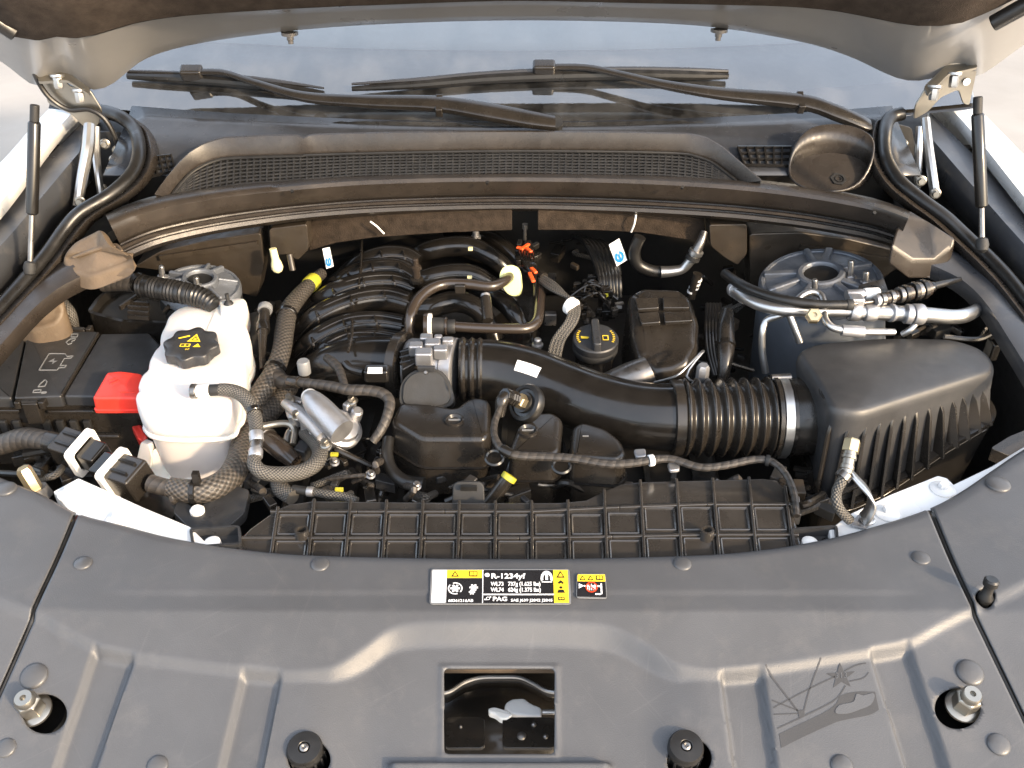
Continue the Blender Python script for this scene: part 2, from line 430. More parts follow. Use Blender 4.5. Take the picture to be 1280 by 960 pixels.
def tag(o, label, cat, group=None, kind=None):
    o['label'] = label; o['category'] = cat
    if group: o['group'] = group
    if kind: o['kind'] = kind
    return o
def thing(name, label, cat, loc, group=None):
    o = bpy.data.objects.new(name, None); o.empty_display_size = 0.03; COL.objects.link(o); o.location = loc
    return tag(o, label, cat, group)
def struct(o): o['kind'] = 'structure'; return o
def copy_part(src, parent, world, rot=None):
    c = src.copy(); COL.objects.link(c); c.parent = parent; c.location = Vector(world) - (wloc(parent) if parent else Vector())
    if rot: c.rotation_euler = rot
    return c
def W(l):
    """list of (px, py, z, width_px) -> points and radii"""
    P = [PZ(a[0], a[1], a[2]) for a in l]
    return P, [mpp(p) * a[3] / 2 for p, a in zip(P, l)]
def hose(name, l, mat, parent=None, smooth=8, seg=14, rf=None, caps=True):
    P, r = W(l)
    return mk(name, B().tube(P, r, seg, caps, smooth, rf), mat, parent)
def band(name, P, i0, i1, r, mat, parent): pass
def corr(pitch, amp): return lambda L: 1 + amp * math.sin(2 * math.pi * L / pitch)
def text_b(body, size, o, ux, uy, b=None, align='LEFT', lift=0.0, thick=1.0, xs=1.0):
    """Lettering as flat mesh: o origin, ux / uy unit directions of the text plane."""
    cu = bpy.data.curves.new('lettering', 'FONT'); cu.body = body; cu.size = size; cu.align_x = align; cu.resolution_u = 2
    cu.offset = 0.0 if thick == 1.0 else size * 0.02 * thick
    ob = bpy.data.objects.new('lettering', cu); COL.objects.link(ob)
    dg = bpy.context.evaluated_depsgraph_get(); me = bpy.data.meshes.new_from_object(ob.evaluated_get(dg))
    ux, uy = Vector(ux).normalized(), Vector(uy).normalized(); nz = ux.cross(uy)
    b = b or B()
    b.add([Vector(o) + ux * (v.co.x * xs) + uy * v.co.y + nz * lift for v in me.vertices], [list(p.vertices) for p in me.polygons])
    bpy.data.objects.remove(ob); bpy.data.curves.remove(cu); bpy.data.meshes.remove(me)
    return b
def hexbolt(name, o, axis, r, h, mat='steel_zinc', parent=None, washer=True):
    z = Vector(axis).normalized(); b = B()
    if washer: b.lathe([(r * 1.5, 0), (r * 1.5, h * 0.15), (r * 1.2, h * 0.25)], o, z, 20)
    b.lathe([(r, h * 0.2), (r, h * 0.85), (r * 0.85, h)], o, z, 6)
    return mk(name, b, mat, parent, ang=25)
# ================================================================== setting
b = B(); g = 400
b.poly([Vector((-g, -g, -1.05)), Vector((g, -g, -1.05)), Vector((g, g, -1.05)), Vector((-g, g, -1.05))])
struct(mk('ground', b, 'concrete'))

# ================================================================== front covers
REAR = [(-90, 560), (0, 600), (50, 618), (97, 640), (150, 652), (200, 665), (235, 672), (300, 682), (400, 690), (640, 694), (860, 690), (960, 682),
        (1040, 668), (1100, 652), (1162, 633), (1200, 615), (1240, 590), (1280, 565), (1370, 515)]
REAR = [(p.x, p.y) for p in cr([(a, c, 0) for a, c in REAR], 6)]
SEAM_L = [(560, 128), (640, 97), (700, 72), (760, 44), (860, 0), (1020, -72)]
SEAM_R = [(560, 1130), (633, 1161), (700, 1189), (760, 1217), (890, 1279), (1020, 1340)]
SEAM_L = [(p.x, p.y) for p in cr([(a, c, 0) for a, c in SEAM_L], 8)]; SEAM_R = [(p.x, p.y) for p in cr([(a, c, 0) for a, c in SEAM_R], 8)]
SLOPE = 0.30; KINK = -0.030
def SURF(px, py, h=0.0):
    """point on the cover's base surface: level behind, falling away to the front"""
    d = ray(px, py); p = CAM + d * (-CAM.z / d.z)
    if p.y < KINK:
        t = (SLOPE * (CAM.y - KINK) - CAM.z) / (d.z - SLOPE * d.y); p = CAM + d * t
    side = 0.012 * sstep((abs(p.x) - 0.42) / 0.25)
    return p + Vector((0, 0, h + side))
STEP = [(-90, 720), (45, 765), (70, 778), (115, 800), (150, 811), (340, 835), (400, 834), (425, 826), (455, 806), (485, 784), (515, 776), (560, 774), (640, 773),
        (720, 775), (765, 780), (800, 796), (835, 820), (862, 831), (930, 833), (1100, 806), (1140, 796), (1200, 765), (1370, 690)]
STEP = [(p.x, p.y) for p in cr([(a, c, 0) for a, c in STEP], 5)]
CHAN = [((117, 806), (65, 960), (165, 818), (115, 960)), ((302, 839), (273, 960), (350, 837), (325, 960)),
        ((903, 839), (920, 960), (953, 831), (972, 960)), ((1090, 810), (1138, 960), (1136, 797), (1188, 960))]
def lin(a, c, y): return a[0] + (c[0] - a[0]) * (y - a[1]) / (c[1] - a[1])
WIN = (554, 824, 694, 932)
def feat(px, py):
    s = interp(STEP, px); cen = sstep((px - 380) / 90) * sstep((890 - px) / 90)
    t = (py - s) / (12 + 13 * cen)
    h = -(0.0055 + 0.0085 * cen) * sstep(t)
    k = sstep((py - s + 2) / 12)
    for a, c, d, e in CHAN:
        x0, x1 = lin(a, c, py), lin(d, e, py); w = 6.5
        h -= 0.0085 * k * sstep((px - x0 + w * 0.5) / w) * sstep((x1 + w * 0.5 - px) / w)
    h -= 0.0012 * sstep((py - 738) / 5) * sstep((px - 110) / 60) * sstep((1170 - px) / 60)
    # rolled rear edge
    h -= 0.006 * (1 - sstep((py - interp(REAR, px)) / 9)) ** 2
    # bar along the bottom of the picture
    h += 0.012 * sstep((py - 940) / 12) * sstep((px - 478) / 16) * sstep((772 - px) / 16)
    # lip round the latch window
    dx = max(WIN[0] - px, px - WIN[2]); dy = max(WIN[1] - py, py - WIN[3]); dd = max(dx, dy)
    if dd < 8: h += 0.0018 * sstep((8 - dd) / 6)
    return h
def rrect(x0, y0, x1, y1, r, seg=6):
    return [(p.x, p.y) for p in roundpoly([(x0, y0, 0), (x1, y0, 0), (x1, y1, 0), (x0, y1, 0)], r, seg)]
def ell(cx, cy, rx, ry, n=36): return [(cx + rx * math.cos(2 * math.pi * i / n), cy + ry * math.sin(2 * math.pi * i / n)) for i in range(n)]
def inside(P, x, y):
    c = False; n = len(P); j = n - 1
    for i in range(n):
        if (P[i][1] > y) != (P[j][1] > y) and x < (P[j][0] - P[i][0]) * (y - P[i][1]) / (P[j][1] - P[i][1]) + P[i][0]: c = not c
        j = i
    return c
def nearest(P, x, y):
    best = None
    for i in range(len(P)):
        ax, ay = P[i - 1]; bx, by = P[i]; dx, dy = bx - ax, by - ay
        t = max(0, min(1, ((x - ax) * dx + (y - ay) * dy) / (dx * dx + dy * dy + 1e-9)))
        q = (ax + dx * t, ay + dy * t); d = math.hypot(q[0] - x, q[1] - y)
        if best is None or d < best[0]: best = (d, q)
    return best
def cover(name, fl, fr, nu, nv, holes, mat, parent):
    """sheet between two seam lines fl / fr (px as a function of py), rolled rear edge to below the picture"""
    G = []; 
    for j in range(nv + 1):
        row = []
        for i in range(nu + 1):
            u, v = i / nu, j / nv
            v = v if j > 3 else (0, 0.003, 0.008, 0.015)[j]
            x0 = fl(640) + (fr(640) - fl(640)) * u; y0 = interp(REAR, x0)
            for _ in range(3):
                y0 = interp(REAR, fl(y0) + (fr(y0) - fl(y0)) * u)
            py = y0 + (1015 - y0) * v; px = fl(py) + (fr(py) - fl(py)) * u
            row.append([px, py])
        G.append(row)
    cell = 5.0
    for H in holes:
        x0, x1 = min(p[0] for p in H) - 8, max(p[0] for p in H) + 8; y0, y1 = min(p[1] for p in H) - 8, max(p[1] for p in H) + 8
        for row in G:
            for p in row:
                if x0 < p[0] < x1 and y0 < p[1] < y1:
                    d, q = nearest(H, *p)
                    if d < 0.6: p[0], p[1] = q
    bb = B(); V = []; idx = {}
    fs = []; gone = {}
    for j in range(nv):
        for i in range(nu):
            q = [G[j][i], G[j][i + 1], G[j + 1][i + 1], G[j + 1][i]]
            cx = sum(p[0] for p in q) / 4; cy = sum(p[1] for p in q) / 4
            hit = [H for H in holes if inside(H, cx, cy)]
            if hit:
                for k in ((j, i), (j + 1, i), (j + 1, i + 1), (j, i + 1)): gone[k] = hit[0]
                continue
            fs.append([(j, i), (j + 1, i), (j + 1, i + 1), (j, i + 1)])
    for f in fs:
        for k in f:
            if k not in idx:
                idx[k] = len(V); p = G[k[0]][k[1]]
                if k in gone: p = nearest(gone[k], *p)[1]
                V.append(SURF(p[0], p[1], feat(p[0], p[1])))
    bb.add(V, [[idx[k] for k in f] for f in fs])
    o = mk(name, bb, mat, parent, ang=60, fix=False)
    q = o.modifiers.new('thickness', 'SOLIDIFY'); q.thickness = 0.003; q.offset = -1
    return o
HOLE_BL, HOLE_BR = ell(54, 888, 28, 25), ell(1199, 881, 29, 26)
HOLE_SL, HOLE_SR = ell(385, 942, 27, 24), ell(863, 942, 28, 25)
HOLE_ST = ell(1231, 748, 13, 11)
rc = thing('radiator_cover', 'wide dark grey plastic radiator cover with stepped channels across the front', 'cover', SURF(640, 740))
sl = lambda y: interp(SEAM_L, y); sr = lambda y: interp(SEAM_R, y)
cover('panel', lambda y: sl(y) + 4, lambda y: sr(y) - 4, 380, 112, [rrect(*WIN, 7), HOLE_BL, HOLE_BR, HOLE_SL, HOLE_SR], 'grain_plastic', rc)
cl = thing('side_cover', 'dark grey plastic side cover left of the seam, nearest the fuse box', 'cover', SURF(20, 700), 'covers beside the radiator cover')
cover('panel', lambda y: -95 + 0 * y, lambda y: max(sl(y) - 3, -90), 60, 90, [], 'grain_plastic', cl)
crr = thing('side_cover', 'dark grey plastic side cover right of the seam, with a rubber stop on it', 'cover', SURF(1260, 680), 'covers beside the radiator cover')
cover('panel', lambda y: sr(y) + 3, lambda y: max(sr(y) + 8, 1375), 70, 90, [HOLE_ST], 'grain_plastic', crr)
# black channel seen through each seam
for nm, sf, lab in (('seam_gasket', sl, 'thin black gasket in the seam left of the radiator cover'), ('seam_gasket', sr, 'thin black gasket in the seam right of the radiator cover')):
    c0, c1, c2 = [], [], []
    for k in range(30):
        y0 = interp(REAR, sf(640)) + 3; y = y0 + (1015 - y0) * k / 29
        c0.append(SURF(sf(y) - 6, y, feat(sf(y), y) - 0.004)); c1.append(SURF(sf(y), y, feat(sf(y), y) - 0.0015)); c2.append(SURF(sf(y) + 6, y, feat(sf(y), y) - 0.004))
    tag(mk(nm, B().loft([c0, c1, c2]), 'rubber', solid=0.001), lab, 'gasket', 'gaskets in the cover seams')
# push pins
def pin_mesh(r):
    bb = B(); bb.lathe([(r * 0.97, -0.002), (r, 0.0012), (r * 0.99, 0.0028), (r * 0.93, 0.0039), (r * 0.8, 0.0048), (r * 0.5, 0.0057), (0.0005, 0.0062)], (0, 0, 0), (0, 0, 1), 28)
    return bb
pin0 = None
PINS = [(104, 705, 12, rc), (400, 706, 12, rc), (853, 705, 12, rc), (1151, 698, 12, rc), (41, 842, 18, rc), (1214, 837, 18, rc), (1250, 927, 15, rc), (6, 932, 13, rc), (195, 952, 14, rc), (1054, 952, 15, rc),
        (10, 619, 14, cl), (1245, 612, 16, crr)]
for px, py, w, par in PINS:
    p = SURF(px, py, feat(px, py)); tilt = -math.atan(SLOPE) if p.y < KINK else 0
    r = 0.0125
    if pin0 is None:
        pin0 = mk('push_pin', pin_mesh(r), 'pin_plastic', par); o = pin0; o.location = p - wloc(par)
    else: o = copy_part(pin0, par, p)
    s = w * mpp(p) / r * 0.95; o.scale = (s, s, s); o.rotation_euler = (-tilt * 1.0, 0, 0)
# hex bolts sunk in the cover
for px, py, lab in ((48, 893, 'large zinc hex bolt in the left hole of the radiator cover'), (1198, 888, 'large zinc hex bolt in the right hole of the radiator cover')):
    o = PZ(px, py, -0.052); up = Vector((0, -0.25, 1)).normalized()
    t = thing('hex_bolt', lab, 'bolt', o, 'hex bolts in the cover holes')
    mk('washer', B().lathe([(0.017, 0.010), (0.017, 0.013), (0.014, 0.0145)], o, up, 28), 'steel_zinc', t)
    mk('bolt_head', B().lathe([(0.0125, 0.014), (0.0125, 0.030), (0.0105, 0.033)], o, up, 6, ref=(1, 0.35, 0)), 'steel_zinc', t, ang=25, bevel=0.0008)
    mk('bolt_tip', B().lathe([(0.0095, 0.031), (0.0095, 0.038), (0.008, 0.0405), (0.003, 0.0405), (0.003, 0.036)], o, up, 24, capb=True), 'steel_zinc', t)
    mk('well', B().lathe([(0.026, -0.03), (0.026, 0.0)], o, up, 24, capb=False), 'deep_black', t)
# rubber stops the hood rests on
for px, py, lab in ((380, 934, 'black ribbed hood stop in the hole left of the latch window'), (858, 932, 'black ribbed hood stop in the hole right of the latch window')):
    up = Vector((0, -0.22, 1)).normalized(); zs = SURF(px, py, feat(640, 880)).z; o = PZ(px, py, zs + 0.012) - up * 0.029
    t = thing('hood_stop', lab, 'stop', o, 'hood stops in the cover')
    mk('cap', B().lathe([(0.0170, 0.018), (0.0170, 0.026), (0.0155, 0.0290), (0.006, 0.0295), (0.0055, 0.0290), (0.0050, 0.026)], o, up, 32), 'rubber', t)
    mk('tip', B().lathe([(0.0042, 0.026), (0.0042, 0.0290), (0.0025, 0.0300), (0.0012, 0.0285)], o, up, 18), 'steel_dark', t)
    b = B(); b.lathe([(0.0145, -0.03), (0.0145, 0.018)], o, up, 24)
    mk('stem', b, 'matte_black', t)
    for k in range(14):
        a = 2 * math.pi * k / 14; c = o + Vector((math.cos(a) * 0.016, math.sin(a) * 0.016, 0.0))
        mk('rib', B().box(c + up * 0.002, Vector((math.cos(a), math.sin(a), 0)) * 0.002, Vector((-math.sin(a), math.cos(a), 0)) * 0.001, up * 0.016), 'matte_black', t)
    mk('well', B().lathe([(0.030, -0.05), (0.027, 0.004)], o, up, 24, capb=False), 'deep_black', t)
o = SURF(1231, 750, -0.022)
t = thing('rubber_stop', 'small black rubber stop standing in the right side cover', 'stop', o)
mk('knob', B().lathe([(0.0055, 0.0), (0.0055, 0.014), (0.0075, 0.018), (0.0078, 0.022), (0.0055, 0.027), (0.005, 0.036), (0.0075, 0.038), (0.0078, 0.044), (0.006, 0.046)], o, (0.05, 0.1, 1), 20), 'rubber', t)
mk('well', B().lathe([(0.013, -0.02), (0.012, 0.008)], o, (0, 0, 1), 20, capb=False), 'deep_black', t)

# ---- etched map emblem on the right plate
eb = thing('etched_emblem', 'etched street map emblem with a star on the right plate of the cover', 'emblem', SURF(1030, 860, feat(1030, 860)))
def E(zx, zy, l=0.0004):
    px, py = 930 + zx / 5.645, 790 + zy / 5.645; return SURF(px, py, feat(px, py) + l)
def strip(P, w, l=0.0004):
    Q = cr([(a, c, 0) for a, c in P], 6) if len(P) > 2 else [Vector((P[0][0] + (P[1][0] - P[0][0]) * k / 8, P[0][1] + (P[1][1] - P[0][1]) * k / 8, 0)) for k in range(9)]
    A, C = [], []
    for i, q in enumerate(Q):
        d = Q[min(i + 1, len(Q) - 1)] - Q[max(i - 1, 0)]; d.normalize(); n_ = Vector((-d.y, d.x, 0)) * w / 2
        A.append(E(*(q + n_).xy, l)); C.append(E(*(q - n_).xy, l))
    return B().loft([A, C])
for P, w in (([(155, 225), (390, 530)], 12), ([(545, 175), (470, 380), (430, 530)], 10), ([(215, 505), (470, 370), (650, 285)], 10), ([(205, 452), (390, 525)], 9), ([(218, 552), (390, 545)], 8),
             ([(720, 245), (800, 205), (870, 190)], 9), ([(755, 318), (850, 295), (890, 255)], 8), ([(245, 650), (450, 555), (650, 450), (725, 350)], 10)):
    mk('street_line', strip(P, w), 'etched', eb, fix=False)
st = []
for k in range(10):
    a = math.pi / 2 + k * math.pi / 5 + 0.08; rr_ = 108 if k % 2 == 0 else 42
    st.append(E(693 + rr_ * math.cos(a), 285 - rr_ * math.sin(a) * 0.88))
c = E(693, 285)
mk('star', B().add([c] + st, [[0, i + 1, (i + 1) % 10 + 1] for i in range(10)]), 'etched', eb)
ux = E(750, 285) - E(640, 290); uy = E(700, 200) - E(700, 300)
mk('lettering', text_b('313', 0.0085, E(650, 300, 0.0008), ux, uy), 'grain_plastic', eb)
up_, lo_ = [(255, 690), (400, 620), (560, 545), (655, 480), (690, 420), (800, 392), (935, 392)], [(270, 790), (440, 705), (640, 615), (690, 598), (800, 575), (900, 555), (962, 520)]
A_ = [E(*p.xy, 0.00035) for p in resample(cr([(a, c, 0) for a, c in up_], 6), 30)]; C_ = [E(*p.xy, 0.00035) for p in resample(cr([(a, c, 0) for a, c in lo_], 6), 30)]
M_ = [a.lerp(c, 0.5) for a, c in zip(A_, C_)]
mk('river', B().loft([A_, M_, C_]), 'etched', eb, fix=False)
isl = [(655, 545), (680, 490), (770, 470), (790, 450), (805, 410), (850, 420), (920, 405), (930, 440), (900, 490), (830, 520), (740, 550)]
isl = [E(*p.xy, 0.0009) for p in cr([(a, c, 0) for a, c in isl], 3, True)]; c = sum(isl, Vector()) / len(isl)
mk('island', B().add([c] + isl, [[0, i + 1, (i + 1) % len(isl) + 1] for i in range(len(isl))]), 'grain_plastic', eb)
sq = [E(388, 525, .0006), E(430, 520, .0006), E(440, 565, .0006), E(395, 572, .0006)]
mk('square', B().poly(sq), 'etched', eb)

# ---- latch seen through the window
o = PZ(624, 900, -0.13)
t = thing('hood_latch', 'pale metal hood latch lever inside the dark window of the radiator cover', 'latch', o)
wl_ = [PZ(552, 822, -0.03), PZ(696, 822, -0.03), PZ(696, 936, -0.06), PZ(552, 936, -0.06)]
b = B(); b.poly([PZ(480, 780, -0.24), PZ(780, 780, -0.24), PZ(780, 980, -0.24), PZ(480, 980, -0.24)]); mk('back_plate', b, 'gloss_black', t, solid=0.002)
mk('upper_beam', B().loft([[PY(x, 828, -0.060) for x in (530, 600, 650, 720)], [PY(x, 840, -0.060) for x in (530, 600, 650, 720)]]), 'foam', t, solid=0.003)  # tan material stands in for sunlight on this lip
crv = [(540, 865), (560, 864), (580, 852), (600, 846), (625, 845), (650, 846), (668, 854), (685, 863), (710, 865)]
mk('bright_edge', B().tube([PZ(x, y + 1, -0.09) for x, y in crv], 0.0022, 8, True, 5), 'alu_pipe', t)
mk('inner_panel', B().loft([[PZ(x, y + 2, -0.093) for x, y in crv], [PZ(x, y + 14, -0.22) for x, y in crv]]), 'gloss_black', t, solid=0.001)
lev = [(632, 878), (640, 873), (655, 872), (664, 879), (677, 884), (677, 895), (662, 895), (640, 892), (630, 886)]
mk('lever', B().pillow(roundpoly([PZ(x, y, -0.115) for x, y in lev], 0.003), 0.008, 0.0025), 'white_plastic', t)
lev = [(610, 885), (618, 883), (632, 887), (642, 893), (633, 899), (625, 898), (620, 893), (611, 890)]
mk('hook', B().pillow(roundpoly([PZ(x, y, -0.110) for x, y in lev], 0.003), 0.008, 0.002), 'white_plastic', t)
for x0, x1 in ((556, 606), (628, 694)):
    P = roundpoly([PZ(x0, 896, -0.112), PZ(x1, 896, -0.112), PZ(x1, 935, -0.112), PZ(x0, 935, -0.112)], 0.006)
    mk('latch_plate', B().pillow(P, 0.004, 0.001), 'satin_black', t)
for x, y, r in ((652, 920, 0.005), (667, 906, 0.003), (682, 921, 0.003), (576, 909, 0.002)):
    mk('rivet', B().lathe([(r, 0), (r * 0.8, 0.002), (r * 0.3, 0.003)], PZ(x, y, -0.1115), (0, 0, 1), 16), 'steel_dark', t)
mk('rod', B().tube([PZ(678, 890, -0.112), PZ(700, 890, -0.112)], 0.0028, 10), 'alu_pipe', t)

# ================================================================== stickers
def sticker(name, label, quad, h):
    """returns thing and a map (u, v in 0..1, v down) -> point"""
    q = [SURF(x, y, feat(x, y) + h) for x, y in quad]
    n_ = (q[1] - q[0]).cross(q[0] - q[3]).normalized()
    f = lambda u, v, l=0.0: q[0].lerp(q[1], u).lerp(q[3].lerp(q[2], u), v) + n_ * l
    t = thing(name, label, 'sticker', f(0.5, 0.5))
    P = roundpoly([f(0, 0), f(1, 0), f(1, 1), f(0, 1)], 0.004, 4)
    mk('film', B().rings([[p - n_ * 0.001 for p in P], P]), 'print_grey', t)
    return t, f
def rects(t, f, L, mat, l, name='print'):
    for a in L:
        u0, v0, u1, v1 = a
        mk(name, B().poly([f(u0, v0, l), f(u0, v1, l), f(u1, v1, l), f(u1, v0, l)]), mat, t, fix=False)
def word(t, f, s, u, v, size_v, mat, l, align='LEFT', name='lettering', thick=1.0, xs=1.0):
    H = (f(0.5, 1) - f(0.5, 0)).length
    return mk(name, text_b(s, size_v * H * 1.37, f(u, v, l), f(1, v) - f(0, v), f(u, 0) - f(u, 1), align=align, thick=thick, xs=xs), mat, t, fix=False)
def shape(t, f, P, mat, l, name='symbol', asp=1.0):
    Q = [f(u, v, l) for u, v in P]; c = sum(Q, Vector()) / len(Q)
    return mk(name, B().add([c] + Q, [[0, i + 1, (i + 1) % len(Q) + 1] for i in range(len(Q))]), mat, t, fix=False)
def tri(t, f, u, v, w, hh, mat, l, inner=None):
    shape(t, f, [(u, v - hh / 2), (u - w / 2, v + hh / 2), (u + w / 2, v + hh / 2)], mat, l)
    if inner: shape(t, f, [(u, v - hh * 0.22), (u - w * 0.27, v + hh * 0.34), (u + w * 0.27, v + hh * 0.34)], inner, l + 0.0002)
def ringshape(t, f, u, v, ru, rv, wdt, mat, l, a0=0, a1=360, n=24):
    A, C = [], []
    for k in range(n + 1):
        a = R(a0 + (a1 - a0) * k / n)
        A.append(f(u + ru * math.cos(a), v - rv * math.sin(a), l)); C.append(f(u + ru * (1 - wdt) * math.cos(a), v - rv * (1 - wdt) * math.sin(a), l))
    return mk('symbol', B().loft([A, C]), mat, t, fix=False)
ASP = 174 / 43 * 0.8
t, f = sticker('refrigerant_sticker', 'long black and yellow refrigerant charge sticker on the radiator cover', [(539, 713), (712, 713), (714, 756), (537, 756)], 0.0022)
l = 0.0004
rects(t, f, [(0.012, 0.04, 0.115, 0.96)], 'print_white', l)
rects(t, f, [(0.115, 0.28, 0.372, 0.98), (0.376, 0.04, 0.88, 0.73), (0.376, 0.76, 0.88, 0.98)], 'print_black', l)
rects(t, f, [(0.115, 0.04, 0.372, 0.27), (0.88, 0.04, 0.985, 0.97)], 'print_yellow', l)
rects(t, f, [(0.371, 0.04, 0.377, 0.98), (0.377, 0.725, 0.88, 0.76)], 'print_white', l + 0.0002)
word(t, f, 'R-1234yf', 0.432, 0.29, 0.15, 'print_white', l * 2, thick=1.4)
word(t, f, 'WL73   737g (1.625 lbs)', 0.432, 0.50, 0.115, 'print_white', l * 2, thick=1.4, xs=.70)
word(t, f, 'WL74   624g (1.375 lbs)', 0.432, 0.665, 0.115, 'print_white', l * 2, thick=1.4, xs=.70)
word(t, f, 'PAG', 0.445, 0.925, 0.12, 'print_white', l * 2, thick=1.4)
word(t, f, 'SAE J639 J2842 J2845', 0.87, 0.94, 0.075, 'print_white', l * 2, 'RIGHT', thick=1.2)
word(t, f, '68361216AB', 0.13, 0.95, 0.075, 'print_white', l * 2, thick=1.2)
tri(t, f, 0.175, 0.155, 0.055, 0.17, 'print_black', l * 2, 'print_yellow')
tri(t, f, 0.932, 0.17, 0.06, 0.20, 'print_black', l * 2, 'print_yellow')
for u0, v0, u1, v1 in ((0.275, 0.08, 0.335, 0.235), (0.91, 0.82, 0.955, 0.91)):
    rects(t, f, [(u0, v0, u1, v1)], 'print_black', l * 2); rects(t, f, [(u0 + .006, v0 + .025, (u0 + u1) / 2 - .002, v1 - .025), ((u0 + u1) / 2 + .002, v0 + .025, u1 - .006, v1 - .025)], 'print_yellow', l * 3)
def flake(u, v, s, mat='print_white'):
    for k in range(3):
        a = math.pi * k / 3; du, dv = math.cos(a) * s, math.sin(a) * s * ASP; nu, nv = -math.sin(a) * s * 0.24, math.cos(a) * s * 0.24 * ASP
        shape(t, f, [(u - du - nu, v - dv - nv), (u + du - nu, v + dv - nv), (u + du + nu, v + dv + nv), (u - du + nu, v - dv + nv)], mat, l * 2)
flake(0.178, 0.575, 0.034); flake(0.310, 0.55, 0.030); flake(0.298, 0.68, 0.022)
ringshape(t, f, 0.178, 0.575, 0.052, 0.052 * ASP, 0.16, 'print_white', l * 2, -40, 110); ringshape(t, f, 0.178, 0.575, 0.052, 0.052 * ASP, 0.16, 'print_white', l * 2, 140, 290)
flake(0.405, 0.19, 0.014); ringshape(t, f, 0.405, 0.19, 0.018, 0.018 * ASP, 0.3, 'print_white', l * 2)
ringshape(t, f, 0.412, 0.855, 0.014, 0.014 * ASP, 0.3, 'print_white', l * 2); rects(t, f, [(0.385, 0.87, 0.405, 0.90), (0.425, 0.80, 0.435, 0.83)], 'print_white', l * 2)
# omega shaped emblem
ringshape(t, f, 0.832, 0.29, 0.043, 0.22, 0.40, 'print_white', l * 2, -20, 200, 30)
rects(t, f, [(0.823, 0.13, 0.841, 0.33)], 'print_white', l * 2); rects(t, f, [(0.795, 0.375, 0.87, 0.405)], 'print_white', l * 2)
shape(t, f, [(0.91, 0.42), (0.932, 0.34), (0.955, 0.42), (0.945, 0.45), (0.932, 0.40), (0.92, 0.45)], 'print_black', l * 2)
ringshape(t, f, 0.932, 0.55, 0.011, 0.011 * ASP, 0.98, 'print_black', l * 2); shape(t, f, [(0.905, 0.70), (0.915, 0.61), (0.949, 0.61), (0.96, 0.70)], 'print_black', l * 2)
t, f = sticker('warning_sticker', 'small warning sticker with a red prohibition ring on the radiator cover', [(721, 719), (757, 719), (759, 749), (720, 748)], 0.0022)
rects(t, f, [(0.03, 0.34, 0.97, 0.96)], 'print_black', l); rects(t, f, [(0.03, 0.04, 0.97, 0.33)], 'print_yellow', l)
tri(t, f, 0.2, 0.19, 0.2, 0.2, 'print_black', l * 2, 'print_yellow'); tri(t, f, 0.47, 0.19, 0.2, 0.2, 'print_black', l * 2, 'print_yellow')
rects(t, f, [(0.66, 0.1, 0.9, 0.28)], 'print_black', l * 2); rects(t, f, [(0.69, 0.13, 0.77, 0.25), (0.79, 0.13, 0.87, 0.25)], 'print_yellow', l * 3)
ringshape(t, f, 0.5, 0.58, 0.2, 0.22, 0.2, 'print_red', l * 3); shape(t, f, [(0.37, 0.46), (0.40, 0.43), (0.63, 0.70), (0.60, 0.73)], 'print_red', l * 3)
shape(t, f, [(0.08, 0.42), (0.24, 0.52), (0.08, 0.64)], 'print_white', l * 2); rects(t, f, [(0.24, 0.5, 0.8, 0.56), (0.8, 0.42, 0.85, 0.85), (0.62, 0.82, 0.8, 0.88)], 'print_white', l * 2)
for k in range(5): rects(t, f, [(0.36 + k * 0.06, 0.44 + 0.05 * (k % 2), 0.39 + k * 0.06, 0.70)], 'print_white', l * 2)
# ================================================================== windscreen, cowl
GS = 0.577
def gy(x): return 0.10 * (x / 0.75) ** 2
def GL(px, py, h=0.0):
    d = ray(px, py); x = 0
    for _ in range(8):
        # z = 0.2 + GS*(y - gy(x) - 0.85) + h
        k = 0.2 + h - GS * (gy(x) + 0.85)
        t = (k + GS * CAM.y - CAM.z) / (d.z - GS * d.y); p = CAM + d * t; x = p.x
    return p
b = B(); rows = []
for j in range(12):
    y = 0.845 + 0.95 * j / 11; rows.append([Vector((x, y + gy(x), 0.2 + GS * (y - 0.85))) for x in [-0.82 + 1.64 * i / 40 for i in range(41)]])
b.loft(rows)
wsn = thing('windscreen', 'sloping windscreen reflecting pale sky behind the wipers', 'windscreen', (0, 0.85, 0.2))
mk('glass_pane', b, 'windscreen_glass', wsn, ang=60)
rows = [[p + Vector((0, 0, -0.006)) for p in [Vector((x, y + gy(x), 0.2 + GS * (y - 0.85))) for x in [-0.82 + 1.64 * i / 40 for i in range(41)]]] for y in (0.84, 0.87, 0.905)]
mk('black_border', B().loft(rows), 'gloss_black', wsn)
XS = [-.8 + .1 * i for i in range(17)]
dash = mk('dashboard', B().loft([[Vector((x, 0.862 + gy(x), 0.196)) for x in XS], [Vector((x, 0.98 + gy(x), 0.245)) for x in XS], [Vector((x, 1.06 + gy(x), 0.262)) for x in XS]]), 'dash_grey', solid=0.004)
mk('glass_brightener', B().loft([[Vector((x, 1.05 + gy(x), 0.262)) for x in XS], [Vector((x, 1.08 + gy(x), 0.285)) for x in XS], [Vector((x, 1.3 + gy(x) * .5, 0.34)) for x in XS], [Vector((x, 1.6, 0.36)) for x in XS], [Vector((x, 1.65, 0.0)) for x in XS]]), 'brightener_pale', dash, solid=0.004)  # added pale sheet, makes the upper windscreen look bright
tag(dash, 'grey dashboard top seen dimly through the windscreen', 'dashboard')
CS = 0.467
def CW(px, py, h=0.0):
    d = ray(px, py); k = 0.195 + h - CS * 0.85
    t = (k + CS * CAM.y - CAM.z) / (d.z - CS * d.y); return CAM + d * t
cw = thing('windscreen_cowl', 'dark plastic cowl panel with a raised lip and mesh grille below the windscreen', 'cowl', (0, 0.8, 0.16))
rows = []
